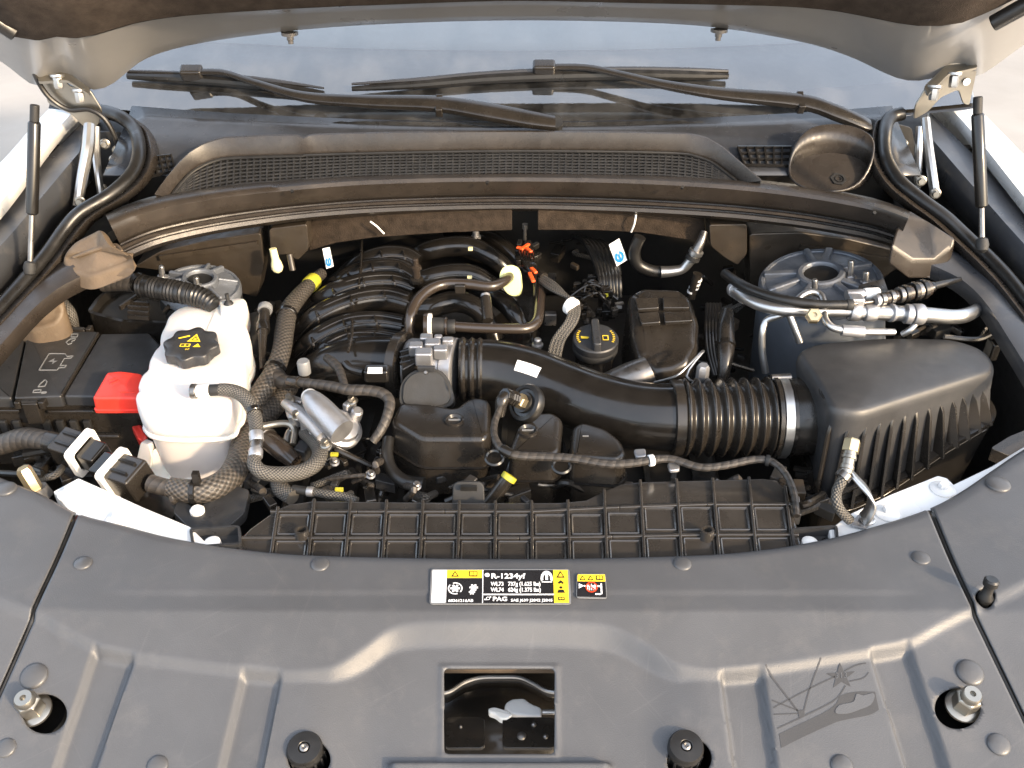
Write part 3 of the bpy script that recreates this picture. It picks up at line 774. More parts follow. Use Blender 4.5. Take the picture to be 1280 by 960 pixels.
for j in range(7):
    y = 0.752 + 0.103 * j / 6
    rows.append([Vector((x, y + (gy(x) if j == 6 else gy(x) * j / 6), 0.195 + CS * (y - 0.85) + (0.004 if j == 6 else 0))) for x in [-0.66 + 1.32 * i / 40 for i in range(41)]])
mk('panel', B().loft(rows), 'cowl_sheet', cw, solid=0.003)
top = [(193, 243), (205, 226), (222, 205), (238, 190), (255, 180), (278, 173), (330, 170), (372, 170), (380, 174), (388, 169), (500, 166), (640, 165), (780, 166), (862, 168), (882, 172), (903, 184), (925, 203), (952, 226)]
bot = [(212, 246), (224, 230), (238, 215), (252, 206), (266, 200), (284, 196), (330, 194), (372, 193), (380, 193), (388, 192), (500, 189), (640, 187), (780, 188), (850, 190), (868, 193), (888, 200), (905, 212), (925, 228)]
TT = [CW(x, y, 0.030) for x, y in top]; BB = [CW(x, y, 0.004) for x, y in bot]
out = [CW(x, y - 6 if 230 < x < 930 else y - 3, 0.004) for x, y in top]
TT2 = [p + Vector((0, 0.004, 0.001)) for p in TT]; OUT = [q + Vector((0, 0.003, -0.026)) for q in TT2]
sm = lambda P: resample(P, 90)
mk('lip', B().loft([sm(BB), sm([a.lerp(c, 0.5) + Vector((0, -0.002, 0)) for a, c in zip(BB, TT)]), sm(TT), sm(TT2), sm(OUT)]), 'cowl_plastic', cw, ang=40, fix=False)
mk('lip_shade_line', B().tube([CW(x, y + 2, 0.007) for x, y in bot], 0.0028, 8, True, 3), 'deep_black', cw)  # black strip drawn for the shade at the foot of the lip
# mesh grille: two families of fine wires clipped to the opening
TOPM = [(x, y + 1) for x, y in bot]; BOTM = [(212, 247), (300, 233), (450, 221), (640, 217), (830, 221), (925, 229)]
gb = B()
k = 222
def meshpt(px, py): return CW(px, py, 0.005)
px = 218.0
while px < 922:
    y0, y1 = interp(TOPM, px), interp(BOTM, px)
    if y1 - y0 > 2: 
        gb.bar(meshpt(px, y0), meshpt(px + (px - 640) * 0.0 - 1, y1), 0.0028, 0.002)
    px += 8.3
for i in range(8):
    f_ = (i + 0.3) / 8; L = [meshpt(x, interp(TOPM, x) + (interp(BOTM, x) - interp(TOPM, x)) * f_) for x in range(216, 926, 12)]
    for a, c in zip(L, L[1:]): gb.bar(a, c, 0.0024, 0.0022)
mo = mk('mesh_grille', gb, 'box_plastic', cw, fix=False); mo['kind'] = 'stuff'
mk('grille_floor', B().loft([[CW(x, interp(TOPM, x) - 1, 0.002) for x in range(214, 930, 20)], [CW(x, interp(BOTM, x) + 8, 0.002) for x in range(214, 930, 20)]]), 'deep_black', cw)
# two small louvred openings
for (x0, y0, x1, y1, x2, y2, x3, y3, nc, nr) in ((178, 198, 214, 194, 219, 213, 183, 222, 5, 3), (922, 184, 989, 184, 986, 207, 930, 206, 6, 3)):
    fq = lambda u, v, h: CW((x0 + (x1 - x0) * u) * (1 - v) + (x3 + (x2 - x3) * u) * v, (y0 + (y1 - y0) * u) * (1 - v) + (y3 + (y2 - y3) * u) * v, h)
    mk('vent_floor', B().poly([fq(0, 0, .0025), fq(0, 1, .0025), fq(1, 1, .0025), fq(1, 0, .0025)]), 'paint_grey', cw)
    for i in range(nc + 1): mk('vent_bar', B().bar(fq(i / nc, 0, .006), fq(i / nc, 1, .006), 0.0026, 0.005), 'gloss_black', cw)
    for i in range(nr + 1): mk('vent_bar', B().bar(fq(0, i / nr, .006), fq(1, i / nr, .006), 0.0026, 0.0045), 'gloss_black', cw)
# round well on the right with a moulded emblem
cup = thing('cowl_well', 'round open plastic well with a moulded ring emblem, right of the cowl grille', 'well', CW(1050, 230, 0.0))
n_ = 40; A_, C_ = [], []
base = []; topc = []
cc = CW(1037, 216, 0.004)
for i in range(n_):
    a = 2 * math.pi * i / n_
    px_, py_ = 1037 + 51 * math.cos(a), 216 - 25 * math.sin(a)
    base.append(CW(px_, py_, 0.004)); back = 0.5 + 0.5 * math.sin(a + 0.35)
    hgt = 0.004 + 0.040 * sstep((back - 0.12) / 0.75)
    c_ = CW(px_, py_, 0.004); topc.append(c_ + Vector((0, 0.012 * back, hgt)))
mk('wall', B().rings([base, topc], False, False), 'cowl_plastic', cup, solid=0.003, ang=50)
mk('floor', B().rings([[cc.lerp(p, 0.99) + Vector((0, 0, 0.001)) for p in base], [cc.lerp(p, 0.1) + Vector((0, 0, 0.002)) for p in base]]), 'cowl_plastic', cup)
em = CW(1048, 224, 0.0065); nrm = Vector((0, -CS, 1)).normalized()
for r0, sg in ((0.013, 6), (0.010, 28), (0.0055, 28)):
    mk('emblem_ring', B().lathe([(r0, 0), (r0, 0.0015), (r0 * 0.82, 0.0015), (r0 * 0.82, 0)], em, nrm, sg, False, False), 'matte_black', cup)

# ---- long seal in front of the cowl
ST = [(133, 271), (165, 257), (200, 247), (250, 238), (300, 231), (370, 225), (450, 219), (540, 216), (640, 215), (740, 216), (830, 219), (920, 225), (1000, 234), (1060, 244), (1100, 253), (1138, 267)]
SB = [(160, 325), (180, 316), (205, 307), (250, 296), (300, 287), (370, 277), (450, 270), (540, 266), (640, 264), (740, 266), (830, 270), (920, 276), (1000, 285), (1055, 294), (1090, 301), (1120, 310)]
prof = [(-0.06, -0.020), (0.0, 0.0), (0.06, 0.010), (0.14, 0.015), (0.24, 0.016), (0.40, 0.013), (0.54, 0.010), (0.60, 0.007), (0.63, 0.001), (0.66, 0.001), (0.69, 0.007), (0.75, 0.008), (0.78, 0.002), (0.81, 0.002), (0.84, 0.008), (0.93, 0.008), (0.97, 0.004), (1.0, -0.004), (1.0, -0.02)]
curves = []
for fr_, bu in prof:
    P = []
    for (x0, y0), (x1, y1) in zip(ST, SB):
        P.append(PZ(x0 + (x1 - x0) * fr_, y0 + (y1 - y0) * fr_, 0.148 - 0.062 * max(0, fr_) + bu))
    curves.append(resample(cr(P, 4), 100))
seal = mk('cowl_seal', B().loft(curves), 'seal_rubber', ang=50, fix=False)
tag(seal, 'long arched rubber seal with ridges across the rear of the engine bay', 'seal')
for px, py in ((609, 228), (365, 239), (853, 234), (1093, 266)):
    p = PZ(px, py, 0.157); 
    mk('seal_hole', B().lathe([(0.0026, -0.003), (0.0026, 0.0012)], p, (0, -0.6, 0.8), 12), 'deep_black', seal)
# moulded corner ends of the seal
for nm, O, lab in (('seal_corner', [(75, 322, .10), (92, 302, .12), (128, 284, .14), (136, 292, .14), (142, 305, .13), (168, 318, .12), (158, 328, .105), (112, 345, .09), (88, 338, .09)], 'crumpled foam corner block coloured sunlit tan at the left end of the cowl seal'),
                   ('seal_corner', [(1114, 306, .12), (1124, 270, .14), (1137, 261, .145), (1162, 278, .14), (1196, 297, .12), (1190, 308, .11), (1168, 326, .09), (1140, 326, .095)], 'dark foam corner block at the right end of the cowl seal')):
    P = roundpoly(pts(O), 0.012, 3)
    o = mk(nm, B().pillow(P, 0.022, 0.008, 0.004, 4, 0.003), 'foam', ang=60) if 'left' in lab else mk(nm, B().extrude(pts(O), (0, -.004, -.03)), 'seal_rubber', bevel=.005, seg=3); tag(o, lab, 'seal corner', 'corner blocks of the cowl seal')  # left block holds its sunlight as tan colour, right stays dark
    for i_ in range(3 if 'left' in lab else 0):
        q = [Vector(P[0]), sum(P, Vector()) / len(P), Vector(P[len(P) // 2 + i_])]
        mk('fold', B().tube([q[0].lerp(q[1], 0.3 + 0.2 * i_) + Vector((0.0, 0, 0.003)), q[1] + Vector((0.01 * i_, 0.006 * i_, 0.004)), q[1].lerp(q[2], 0.8) + Vector((0, 0, 0.001))], [0.002, 0.004, 0.002], 8, True, 5), 'foam' if 'left' in lab else 'seal_rubber', o)

# ---- felt pads under the seal
for nm, O, lab in (('felt_pad', [(384, 270), (450, 266), (540, 264), (640, 262), (640, 288), (560, 291), (470, 297), (420, 304), (386, 314)], 'brown felt pad hanging under the cowl seal, left of centre'),
                   ('felt_pad', [(672, 262), (760, 265), (850, 270), (880, 274), (884, 304), (860, 300), (800, 291), (740, 288), (672, 288)], 'brown felt pad hanging under the cowl seal, right of centre')):
    P = [PY(x, y, 0.745 + 0.06 * ((x - 640) / 300) ** 2 * 0.5) for x, y in O]
    o = mk(nm, B().extrude(P, (0, 0.012, 0)), 'felt', bevel=0.002); tag(o, lab, 'felt pad', 'felt pads under the seal')
    x = 468 if 'left' in lab else 793
    mk('clip', B().tube([PY(x - 5, 277, 0.742), PY(x + 3, 283, 0.738), PY(x + 12, 292, 0.742)] if x < 600 else [PY(x + 2, 268, 0.742), PY(x, 280, 0.738), PY(x - 4, 290, 0.742)], 0.0016, 8, True, 4), 'white_plastic', o)
# ---- firewall and inner walls
fw = mk('firewall', B().box((0, 0.98, -0.22), (0.85, 0, 0), (0, 0.01, 0), (0, 0, 0.33)), 'deep_black'); struct(fw)
fl = mk('bay_floor', B().box((0, 0.45, -0.56), (0.95, 0, 0), (0, 0.55, 0), (0, 0, 0.01)), 'deep_black'); struct(fl)
for s in (-1, 1):
    w = mk('bay_wall', B().loft([[Vector((s * 0.86, -0.1, -0.55)), Vector((s * 0.86, 0.98, -0.55))], [Vector((s * 0.80, -0.1, -0.04)), Vector((s * 0.80, 0.98, -0.02))]]), 'matte_black', solid=0.004); struct(w)
struct(mk('front_panel', B().box((0, -0.07, -0.42), (0.8, 0, 0), (0, 0.006, 0), (0, 0, 0.14)), 'deep_black'))

# ================================================================== fenders, rails
def ribbon(name, curves, mat, parent=None, n=40, solid=0.004, ang=40):
    return mk(name, B().loft([resample(cr(c_, 5), n) for c_ in curves]), mat, parent, solid=solid, ang=ang)
for s, lab in ((-1, 'white painted front fender along the left edge'), (1, 'white painted front fender along the right edge')):
    X = lambda px: 640 + s * (px - 640) if s > 0 else px
    if s < 0: c0 = [(-150, 360, .10), (-60, 258, .13), (0, 206, .15), (60, 139, .175), (118, 85, .20)]; c1 = [(-150, 420, .10), (-60, 318, .13), (0, 254, .15), (72, 161, .175), (125, 108, .195)]
    else: c0 = [(1430, 360, .10), (1340, 256, .13), (1280, 196, .15), (1225, 140, .175), (1165, 85, .20)]; c1 = [(1430, 420, .10), (1340, 318, .13), (1280, 246, .15), (1204, 152, .175), (1155, 108, .195)]
    fe = thing('fender', lab, 'fender', pts([c1[1]])[0], 'front fenders')
    P0, P1 = pts(c0), pts(c1)
    # outer skin falls away on the far side
    Po = [p + Vector((s * 0.012, 0.0, -0.012)) for p in P0]; Pd = [p + Vector((s * 0.05, 0.0, -0.7)) for p in P0]
    ribbon('skin', [[p + Vector((-s * 0.003, 0, -0.016)) for p in P1], P1, [a.lerp(c_, 0.5) + Vector((0, 0, 0.004)) for a, c_ in zip(P0, P1)], P0, Po, Pd], 'paint_white', fe, ang=60)
    if s < 0: r0 = [(-60, 330, .11), (0, 262, .125), (52, 207, .14), (106, 152, .155)]; r1 = [(-60, 368, .11), (8, 300, .12), (58, 240, .135), (100, 190, .15)]
    else: r0 = [(1340, 330, .11), (1280, 268, .125), (1226, 205, .14), (1160, 140, .165)]; r1 = [(1340, 368, .11), (1275, 300, .12), (1215, 232, .135), (1163, 172, .155)]
    P0, P1 = pts(r0), pts(r1)
    ribbon('inner_rail', [[p + Vector((s * 0.004, 0, -0.02)) for p in P0], P0, P1, [p + Vector((-s * 0.006, 0, -0.012)) for p in P1], [p + Vector((-s * 0.008, 0, -0.05)) for p in P1]], 'paint_grey', fe)
# dark apron under the hinges
for s, O, lab in ((-1, [(-20, 345, -.03), (60, 350, -.03), (150, 280, 0.02), (175, 150, .10), (110, 140, .10), (0, 260, .02)], 'black sheet metal pocket under the left hood hinge'),
                  (1, [(1300, 345, -.03), (1220, 350, -.03), (1120, 270, .02), (1100, 150, .10), (1165, 140, .10), (1290, 270, .02)], 'black sheet metal pocket under the right hood hinge')):
    o = mk('hinge_pocket', B().extrude(pts(O), (0, 0, -0.02)), 'matte_black'); tag(o, lab, 'panel', 'hinge pockets')
# flange that borders the bay
LF = [(-60, 452, .05), (0, 398, .06), (40, 355, .075), (80, 328, .09), (120, 313, .10)]; LG = [(-60, 500, .05), (0, 432, .055), (45, 383, .07), (88, 352, .08), (150, 328, .09)]
o = thing('bay_flange', 'flange coloured sunlit brown along the left edge of the engine bay', 'flange', pts([LG[1]])[0], 'flanges bordering the bay')
ribbon('flange', [pts(LF), [a.lerp(c_, 0.5) + Vector((0, 0, 0.004)) for a, c_ in zip(pts(LF), pts(LG))], pts(LG), [p + Vector((0.003, 0, -0.02)) for p in pts(LG)]], 'seal_rubber', o)  # brown rubber colour stands in for warm light on this metal flange
RF = [(1140, 296, .10), (1180, 300, .095), (1220, 318, .085), (1252, 345, .08), (1280, 380, .07), (1330, 450, .06)]; RG = [(1140, 322, .09), (1175, 336, .08), (1205, 352, .075), (1232, 378, .07), (1262, 424, .06), (1310, 500, .05)]
o = thing('bay_flange', 'dark grey metal flange along the right edge of the engine bay', 'flange', pts([RG[3]])[0], 'flanges bordering the bay')
ribbon('flange', [pts(RF), [a.lerp(c_, 0.5) + Vector((0, 0, 0.004)) for a, c_ in zip(pts(RF), pts(RG))], pts(RG), [p + Vector((-0.003, 0, -0.02)) for p in pts(RG)]], 'paint_grey', o)
ribbon('seam_edge', [pts([(a, b_ - 4, z + .004) for a, b_, z in RF]), pts([(a, b_ + 3, z + .005) for a, b_, z in RF])], 'seal_rubber', o)
# rubber seals round the hinges
for L, lab in (([(128, 139, .20), (150, 146, .20), (168, 162, .19), (174, 190, .18), (165, 217, .165), (138, 243, .15), (100, 266, .135), (80, 288, .118), (60, 316, .10), (34, 347, .086), (0, 384, .072), (-40, 428, .06)], 'black rubber edge seal curving round the left hinge'),
               ([(1128, 142, .205), (1112, 148, .20), (1106, 168, .19), (1108, 198, .175), (1124, 226, .16), (1152, 250, .145), (1182, 272, .13), (1208, 296, .112), (1238, 324, .098), (1266, 354, .088), (1300, 398, .075)], 'black rubber edge seal curving round the right hinge')):
    L2 = [(a, b_, z, 17) for a, b_, z in L]; sd = 1 if 'left' in lab else -1
    t = thing('hinge_seal', lab, 'seal', pts([L[4]])[0], 'edge seals by the hinges')
    ribbon('apron', [pts([(a + sd * 8, b_ + 2, z - .004) for a, b_, z in L]), pts([(a + sd * 15, b_ + 4, z - .002) for a, b_, z in L]), pts([(a + sd * 23, b_ + 7, z - .012) for a, b_, z in L])], 'cowl_plastic', t, solid=.003)
    hose('bulb', L2, 'rubber', t); hose('lip', [(a + sd * 13, b_ + 4, z - .01, 9) for a, b_, z in L], 'seal_rubber', t)

# ================================================================== hood
hd = thing('hood', 'raised hood seen from below, silver inner panel with dark liner', 'hood', (0, 0.9, 0.3))
E0 = [(-70, 35, .86), (0, 76, .86), (45, 108, .87), (75, 98, .88), (112, 112, .885), (135, 108, .89), (152, 96, .90), (185, 72, .91), (250, 54, .905), (360, 39, .90), (480, 29, .895), (640, 24, .89), (800, 27, .895), (900, 35, .90),
      (1000, 52, .905), (1060, 70, .91), (1112, 94, .90), (1138, 101, .89), (1165, 98, .885), (1200, 86, .88), (1222, 96, .87), (1280, 56, .86), (1350, 10, .86)]
E2 = [(-70, -30, .76), (0, 30, .76), (36, 47, .76), (66, 42, .76), (100, 44, .76), (130, 36, .77), (160, 27, .78), (195, 20, .79), (250, 14, .79), (360, 7, .785), (480, 2, .78), (640, -3, .78), (800, 0, .78), (900, 2, .785), (980, 4, .79),
      (1040, 9, .79), (1090, 18, .78), (1130, 26, .77), (1165, 29, .76), (1200, 25, .76), (1240, 8, .76), (1280, -12, .76), (1350, -60, .76)]
P0, P2 = ptsy(E0), ptsy(E2)
def inner(f_, bulge): return [a.lerp(c_, f_) + Vector((0, bulge * 0.7, -bulge)) * (0.6 + 0.4 * math.cos(min(1, abs(a.x) / 0.8) * 3)) for a, c_ in zip(P0, P2)]
rows = [[p + Vector((0, 0.012, 0.02)) for p in P0], P0, inner(0.10, 0.006), inner(0.3, 0.004), inner(0.5, -0.004), inner(0.7, -0.006), inner(0.88, 0.002), inner(0.97, 0.004), P2, [p + Vector((0, -0.01, 0.02)) for p in P2]]
mk('inner_panel', B().loft([resample(cr(r_, 4), 110) for r_ in rows]), 'paint_silver', hd, ang=70, fix=False)
Pf = [Vector((p.x * 0.98, -0.05 + 0.1 * (p.x / .8) ** 2, p.z + 0.80)) for p in P2]
Pm = [p.lerp(q, 0.5) + Vector((0, 0.03, 0.0)) for p, q in zip(P2, Pf)]
lin_rows = [[p + Vector((0, 0.006, -0.003)) for p in P2], [p + Vector((0, -0.005, 0.000)) for p in P2], [p.lerp(q, 0.3) for p, q in zip(P2, Pm)], Pm, Pf]
mk('liner', B().loft([resample(cr(r_, 4), 60) for r_ in lin_rows]), 'hood_liner', hd, ang=60, fix=False, solid=0.006)
sk = [[p + Vector((0, 0.03, 0.03)) for p in P0], [p + Vector((0, 0.06, 0.08)) for p in P2], [p + Vector((0, 0.05, 0.06)) for p in Pm], [p + Vector((0, 0.02, 0.05)) for p in Pf]]
mk('outer_skin', B().loft([resample(cr(r_, 4), 60) for r_ in sk]), 'paint_white', hd, ang=60, fix=False, solid=0.002)
mk('liner_edge', B().loft([ptsy([(218, 16, .785), (262, 12, .79), (309, 9, .80)]), ptsy([(218, 18, .785), (262, 14, .79), (309, 11.5, .80)])]), 'seal_rubber', hd, solid=0.004)
for a, c_ in (((-14, 20, .74), (20, 42, .75)), ((1240, 30, .75), (1294, 0, .73))):
    mk('side_stop', B().tube([PY(*a), PY(*c_)], [0.012, 0.0125], 16), 'rubber', hd, bevel=0.002)
for px, py in ((362, 41), (899, 37)):
    p = PY(px, py, .895); q = B(); q.lathe([(0.014, 0.002), (0.014, -0.003), (0.006, -0.005), (0.006, -0.011), (0.0045, -0.012), (0.0045, -0.017)], p, (0, 0, 1), 16); mk('screw', q, 'steel_dark', hd)
cable = mk('washer_hose', B().tube(ptsy([(44, 44, .79), (38, 70, .83), (46, 98, .85), (62, 122, .855), (86, 137, .86), (112, 137, .86), (132, 150, .86), (146, 178, .86), (152, 210, .86)]), 0.0042, 10, True, 8), 'rubber')
tag(cable, 'thin black hose running down from the hood past the left hinge', 'hose')
# ---- hinges
def plate(t, name, O, y, th, mat='steel_zinc', bev=0.001): return mk(name, B().extrude(roundpoly([PY(a, c_, y) for a, c_ in O], 0.006, 3), (0, th, 0)), mat, t, bevel=bev)
hl = plate(hd, 'hinge', [(48, 88), (72, 86), (86, 108), (112, 112), (128, 138), (122, 158), (106, 160), (88, 142), (60, 130)], .868, .004)
mk('upper_plate', B().extrude(roundpoly(ptsy([(46, 90, .86), (82, 88, .86), (112, 110, .86), (112, 118, .84), (84, 100, .84), (48, 102, .84)]), 0.004, 3), (0, 0, -0.004)), 'steel_zinc', hl)
for px, py in ((71, 93), (98, 111)): hexbolt('bolt', PY(px, py, .848), (0, -0.25, -1), 0.0075, 0.022, 'alu_pipe', hl)
mk('arm', B().tube(ptsy([(112, 156, .84), (110, 185, .81), (103, 220, .78), (97, 258, .75)]), [.009, .010, .009, .008], 10, True, 6), 'alu_pipe', hl)
mk('arm', B().tube(ptsy([(120, 158, .85), (120, 190, .83), (123, 220, .80), (126, 242, .79)]), [.006, .007, .006, .006], 10, True, 6), 'alu_pipe', hl)
plate(hl, 'base_plate', [(120, 165), (150, 165), (158, 200), (150, 235), (126, 248), (120, 210)], .885, .006, 'matte_black')
for px, py in ((131, 180), (143, 200), (147, 188), (128, 236), (100, 252)): hexbolt('bolt', PY(px, py, .86 if px > 120 else .74), (0.2, -1, 0.2), 0.006, 0.010, 'steel_zinc', hl)
hr = plate(hd, 'hinge', [(1180, 80), (1218, 78), (1222, 84), (1212, 132), (1204, 130), (1198, 112), (1176, 122), (1160, 140), (1142, 150), (1144, 132), (1156, 112), (1172, 100)], .862, .004, 'steel_zinc')
mk('upper_plate', B().extrude(roundpoly(ptsy([(1155, 108, .86), (1182, 82, .86), (1220, 78, .86), (1222, 84, .84), (1186, 92, .84), (1160, 118, .84)]), 0.004, 3), (0, 0, -0.004)), 'steel_zinc', hr)
for px, py in ((1194, 90), (1169, 106)): hexbolt('bolt', PY(px, py, .846), (0, -0.25, -1), 0.0075, 0.024, 'alu_pipe', hr)
mk('bracket_hole', B().lathe([(.006, 0), (.006, .002)], PY(1208, 102, .860), (0, -1, 0), 16), 'white_plastic', hr)
mk('arm', B().tube(ptsy([(1157, 148, .84), (1160, 180, .81), (1165, 215, .78), (1169, 243, .76)]), [.007, .008, .008, .008], 10, True, 6), 'alu_pipe', hr)
mk('arm', B().tube(ptsy([(1150, 158, .85), (1148, 190, .83), (1147, 215, .80), (1146, 236, .79)]), [.007, .007, .006, .006], 10, True, 6), 'alu_pipe', hr)
plate(hr, 'base_plate', [(1120, 155), (1140, 160), (1146, 200), (1140, 235), (1122, 215), (1116, 185)], .885, .006, 'matte_black')
for px, py in ((1128, 180), (1134, 205), (1151, 226), (1169, 242)): hexbolt('bolt', PY(px, py, .86 if px < 1140 else .755), (-0.2, -1, 0.2), 0.006, 0.010, 'steel_zinc', hr)
# ---- gas struts
for P, lab in (([(43.5, 131), (43, 152), (40, 268), (37.5, 335)], 'black gas strut standing upright by the left fender'), ([(1222.5, 121), (1222, 142), (1227, 259), (1227.5, 306)], 'black gas strut standing upright by the right fender')):
    Q = [PY(a, c_, yy) for (a, c_), yy in zip(P, (.60, .595, .56, .53))]
    t = thing('gas_strut', lab, 'gas strut', Q[3], 'hood gas struts')
    mk('end_fitting', B().lathe([(.0062, 0), (.0062, (Q[0] - Q[1]).length)], Q[1], Q[0] - Q[1], 16), 'matte_black', t, bevel=.001)
    mk('cylinder', B().tube([Q[1], Q[1].lerp(Q[2], .02), Q[1].lerp(Q[2], .98), Q[2]], [.0070, .0086, .0086, .006], 20), 'gloss_black', t)
    mk('rod', B().tube([Q[2], Q[3]], .0040, 14), 'steel_dark', t)
    mk('ball_joint', B().lathe([(.002, -.012), (.008, -.008), (.0095, 0), (.008, .008), (.003, .011)], Q[3], Q[2] - Q[3], 16), 'matte_black', t)

# ================================================================== wipers
def wiper(lab, arm, blade, hook, joint):
    t = thing('wiper', lab, 'wiper', GL(*arm[-1][:2], 0.01), 'windscreen wipers')
    L = [GL(a, c_, h) for a, c_, h, w in arm]; rr_ = [mpp(p) * a[3] / 2 for p, a in zip(L, arm)]
    Q = cr([(*p, r_) for p, r_ in zip(L, rr_)], 7); rings_ = []
    side = Vector((0, 0.87, 0.5)); up = Vector((0, -0.5, 0.87))
    for i, q in enumerate(Q):
        p = Vector(q[:3]); w = q[3]; ring = []
        for k in range(12):
            a = 2 * math.pi * k / 12; x_, y_ = math.cos(a), math.sin(a)
            sx_ = math.copysign(abs(x_) ** 0.6, x_) * w; sy_ = math.copysign(abs(y_) ** 0.7, y_) * w * 0.55
            ring.append(p + side * sx_ + up * sy_)
        rings_.append(ring)
    mk('arm', B().rings(rings_), 'satin_black', t)
    jp = GL(*joint, arm[0][2] if 0 else 0.035); 
    mk('joint_clip', B().box(GL(joint[0], joint[1], 0.034), Vector((0.006, 0, 0)), side * mpp(jp) * 13, up * 0.009), 'satin_black', t, bevel=0.002)
    P = [GL(a, c_, 0.012) for a, c_, w in blade]; r_ = [mpp(p) * a[2] / 2 for p, a in zip(P, blade)]
    mk('blade', B().tube(P, r_, 10, True, 8), 'rubber', t)
    P2_ = [p + side * 0.006 + up * 0.005 for p in P]
    mk('spoiler', B().tube(P2_, [x * 0.55 for x in r_], 8, True, 8), 'satin_black', t)
    hp = GL(*hook, 0.026)
    mk('hook', B().box(hp, Vector((0.019, 0, 0)), side * 0.011, up * 0.012), 'satin_black', t, bevel=0.005, seg=3)
    mk('spindle', B().lathe([(0.013, -0.03), (0.013, 0.004)], GL(*arm[-1][:2], 0.004), up, 20), 'matte_black', t)
    return t
wiper('wiper parked at the left with its arm pivot at mid cowl', [(245, 90, .030, 9), (280, 91, .030, 9), (320, 104, .034, 10), (380, 121, .036, 14), (460, 127, .036, 18), (545, 130, .036, 22), (610, 140, .034, 25), (660, 149, .030, 24), (694, 154, .026, 20)],
      [(160, 95, 8), (200, 97, 11), (260, 100, 13), (330, 106, 12), (405, 116, 5)], (240, 91), (549, 132))
wiper('wiper parked at the centre with its arm pivot at the right', [(672, 84, .030, 9), (730, 84, .032, 9), (775, 93, .034, 10), (830, 106, .036, 13), (900, 117, .036, 17), (1000, 127, .036, 22), (1045, 141, .034, 24), (1075, 153, .030, 22), (1088, 158, .026, 18)],
      [(440, 111, 6), (520, 106, 11), (600, 99, 13), (680, 95, 14), (780, 93, 14), (860, 94, 13), (910, 95, 8)], (680, 85), (1000, 128))
# ================================================================== waffle-ribbed air duct behind the cover
DB = [(296, 676), (312, 660), (345, 636), (362, 629), (392, 625), (480, 626), (600, 627), (700, 627), (732, 624), (756, 612), (776, 604), (800, 601), (880, 599), (955, 597), (972, 600), (984, 612), (992, 640), (1000, 668)]
ZD = -0.018
def DP(px, py, l=0.0): return PZ(px, py, ZD + l)
ad = thing('air_duct', 'black plastic air duct with a waffle grid of ribs behind the radiator cover', 'air duct', DP(640, 660))
P = [DP(x, y) for x, y in DB] + [DP(1004, 700), DP(640, 712), DP(292, 704)]
mk('shell', B().pillow(P, 0.05, 0.004, 0.003), 'duct_plastic', ad, ang=50)
def dback(px): return interp(DB, px)
for k in range(15):
    px = 348 + k * 45.2
    y0 = dback(px); x1 = 640 + (px - 640) * 0.985
    if px > 985: continue
    A, C = DP(px + (640 - px) * 0.0, y0 + 1, 0.0), DP(640 + (px - 640) * 1.035, 706, 0.0)
    mk('rib', B().bar(A + Vector((0, 0, .0005)), C + Vector((0, 0, .0005)), 0.0040, 0.008), 'duct_plastic', ad, bevel=0.0014, seg=3)
for ya, x0, x1 in ((641, 338, 992), (674, 300, 998)):
    L = []
    for i in range(19):
        x = x0 + (x1 - x0) * i / 18; rise = 9 * sstep((x - 740) / 60) if ya < 650 else 4 * sstep((x - 740) / 60)
        L.append((x, ya - rise))
    for (xa, y_a), (xb, y_b) in zip(L[::3], L[3::3]):
        mk('rib', B().bar(DP(xa, y_a, .0005), DP(xb, y_b, .0005), 0.0042, 0.0076), 'duct_plastic', ad, bevel=0.0014, seg=3)
# raised frame inside every cell (catches the light)
for k in range(14):
    xa, xb = 348 + k * 45.2 + 3, 348 + (k + 1) * 45.2 - 3
    if xb > 985: continue
    for y0, y1 in ((643.8, 669.5), (677, 703)):
        r_ = 9 * sstep((xa - 740) / 60) if y0 < 670 else 4 * sstep((xa - 740) / 60)
        s0 = 640 + (xa - 640) * (1 + .035 * (y0 - 625) / 80); s1 = 640 + (xb - 640) * (1 + .035 * (y0 - 625) / 80)
        O = roundpoly([DP(s0, y0 - r_), DP(s1, y0 - r_), DP(s1 + (s1 - 640) * .012, y1 - r_ * .6), DP(s0 + (s0 - 640) * .012, y1 - r_ * .6)], .003, 2)
        mk('cell_frame', B().rings([inset(O, -.001, -.001), inset(O, 0, .0016), inset(O, .0012, .0024), inset(O, .0026, .0016), inset(O, .0036, -.0005)], False, False), 'duct_plastic', ad, ang=30)
for px in (378, 883):
    mk('screw_boss', B().lathe([(.009, -.004), (.008, .012), (.0055, .012), (.005, .004), (.0005, .004)], DP(px, 672), (0, 0.1, 1), 18), 'duct_plastic', ad)
for x0, x1, nm, lab in ((236, 300, 'duct_tab', 'small open plastic tray at the left end of the air duct'), (988, 1047, 'duct_tab', 'small open plastic tray at the right end of the air duct')):
    O = roundpoly([PZ(x0, 660, -.012), PZ(x1, 656, -.012), PZ(x1 + 2, 680, -.012), PZ(x0 + 4, 684, -.012)], .006, 3)
    t = tag(mk(nm, B().rings([inset(O, 0, -.03), O, inset(O, .003), inset(O, .004, -.012)], True, True), 'box_plastic', ang=40), lab, 'tray', 'trays beside the air duct')
    mk('cap', B().lathe([(.010, -.013), (.009, -.006), (.004, -.003)], PZ((x0 + x1) / 2 - 4, 672, -.012), (0, 0, 1), 20), 'white_plastic', t)

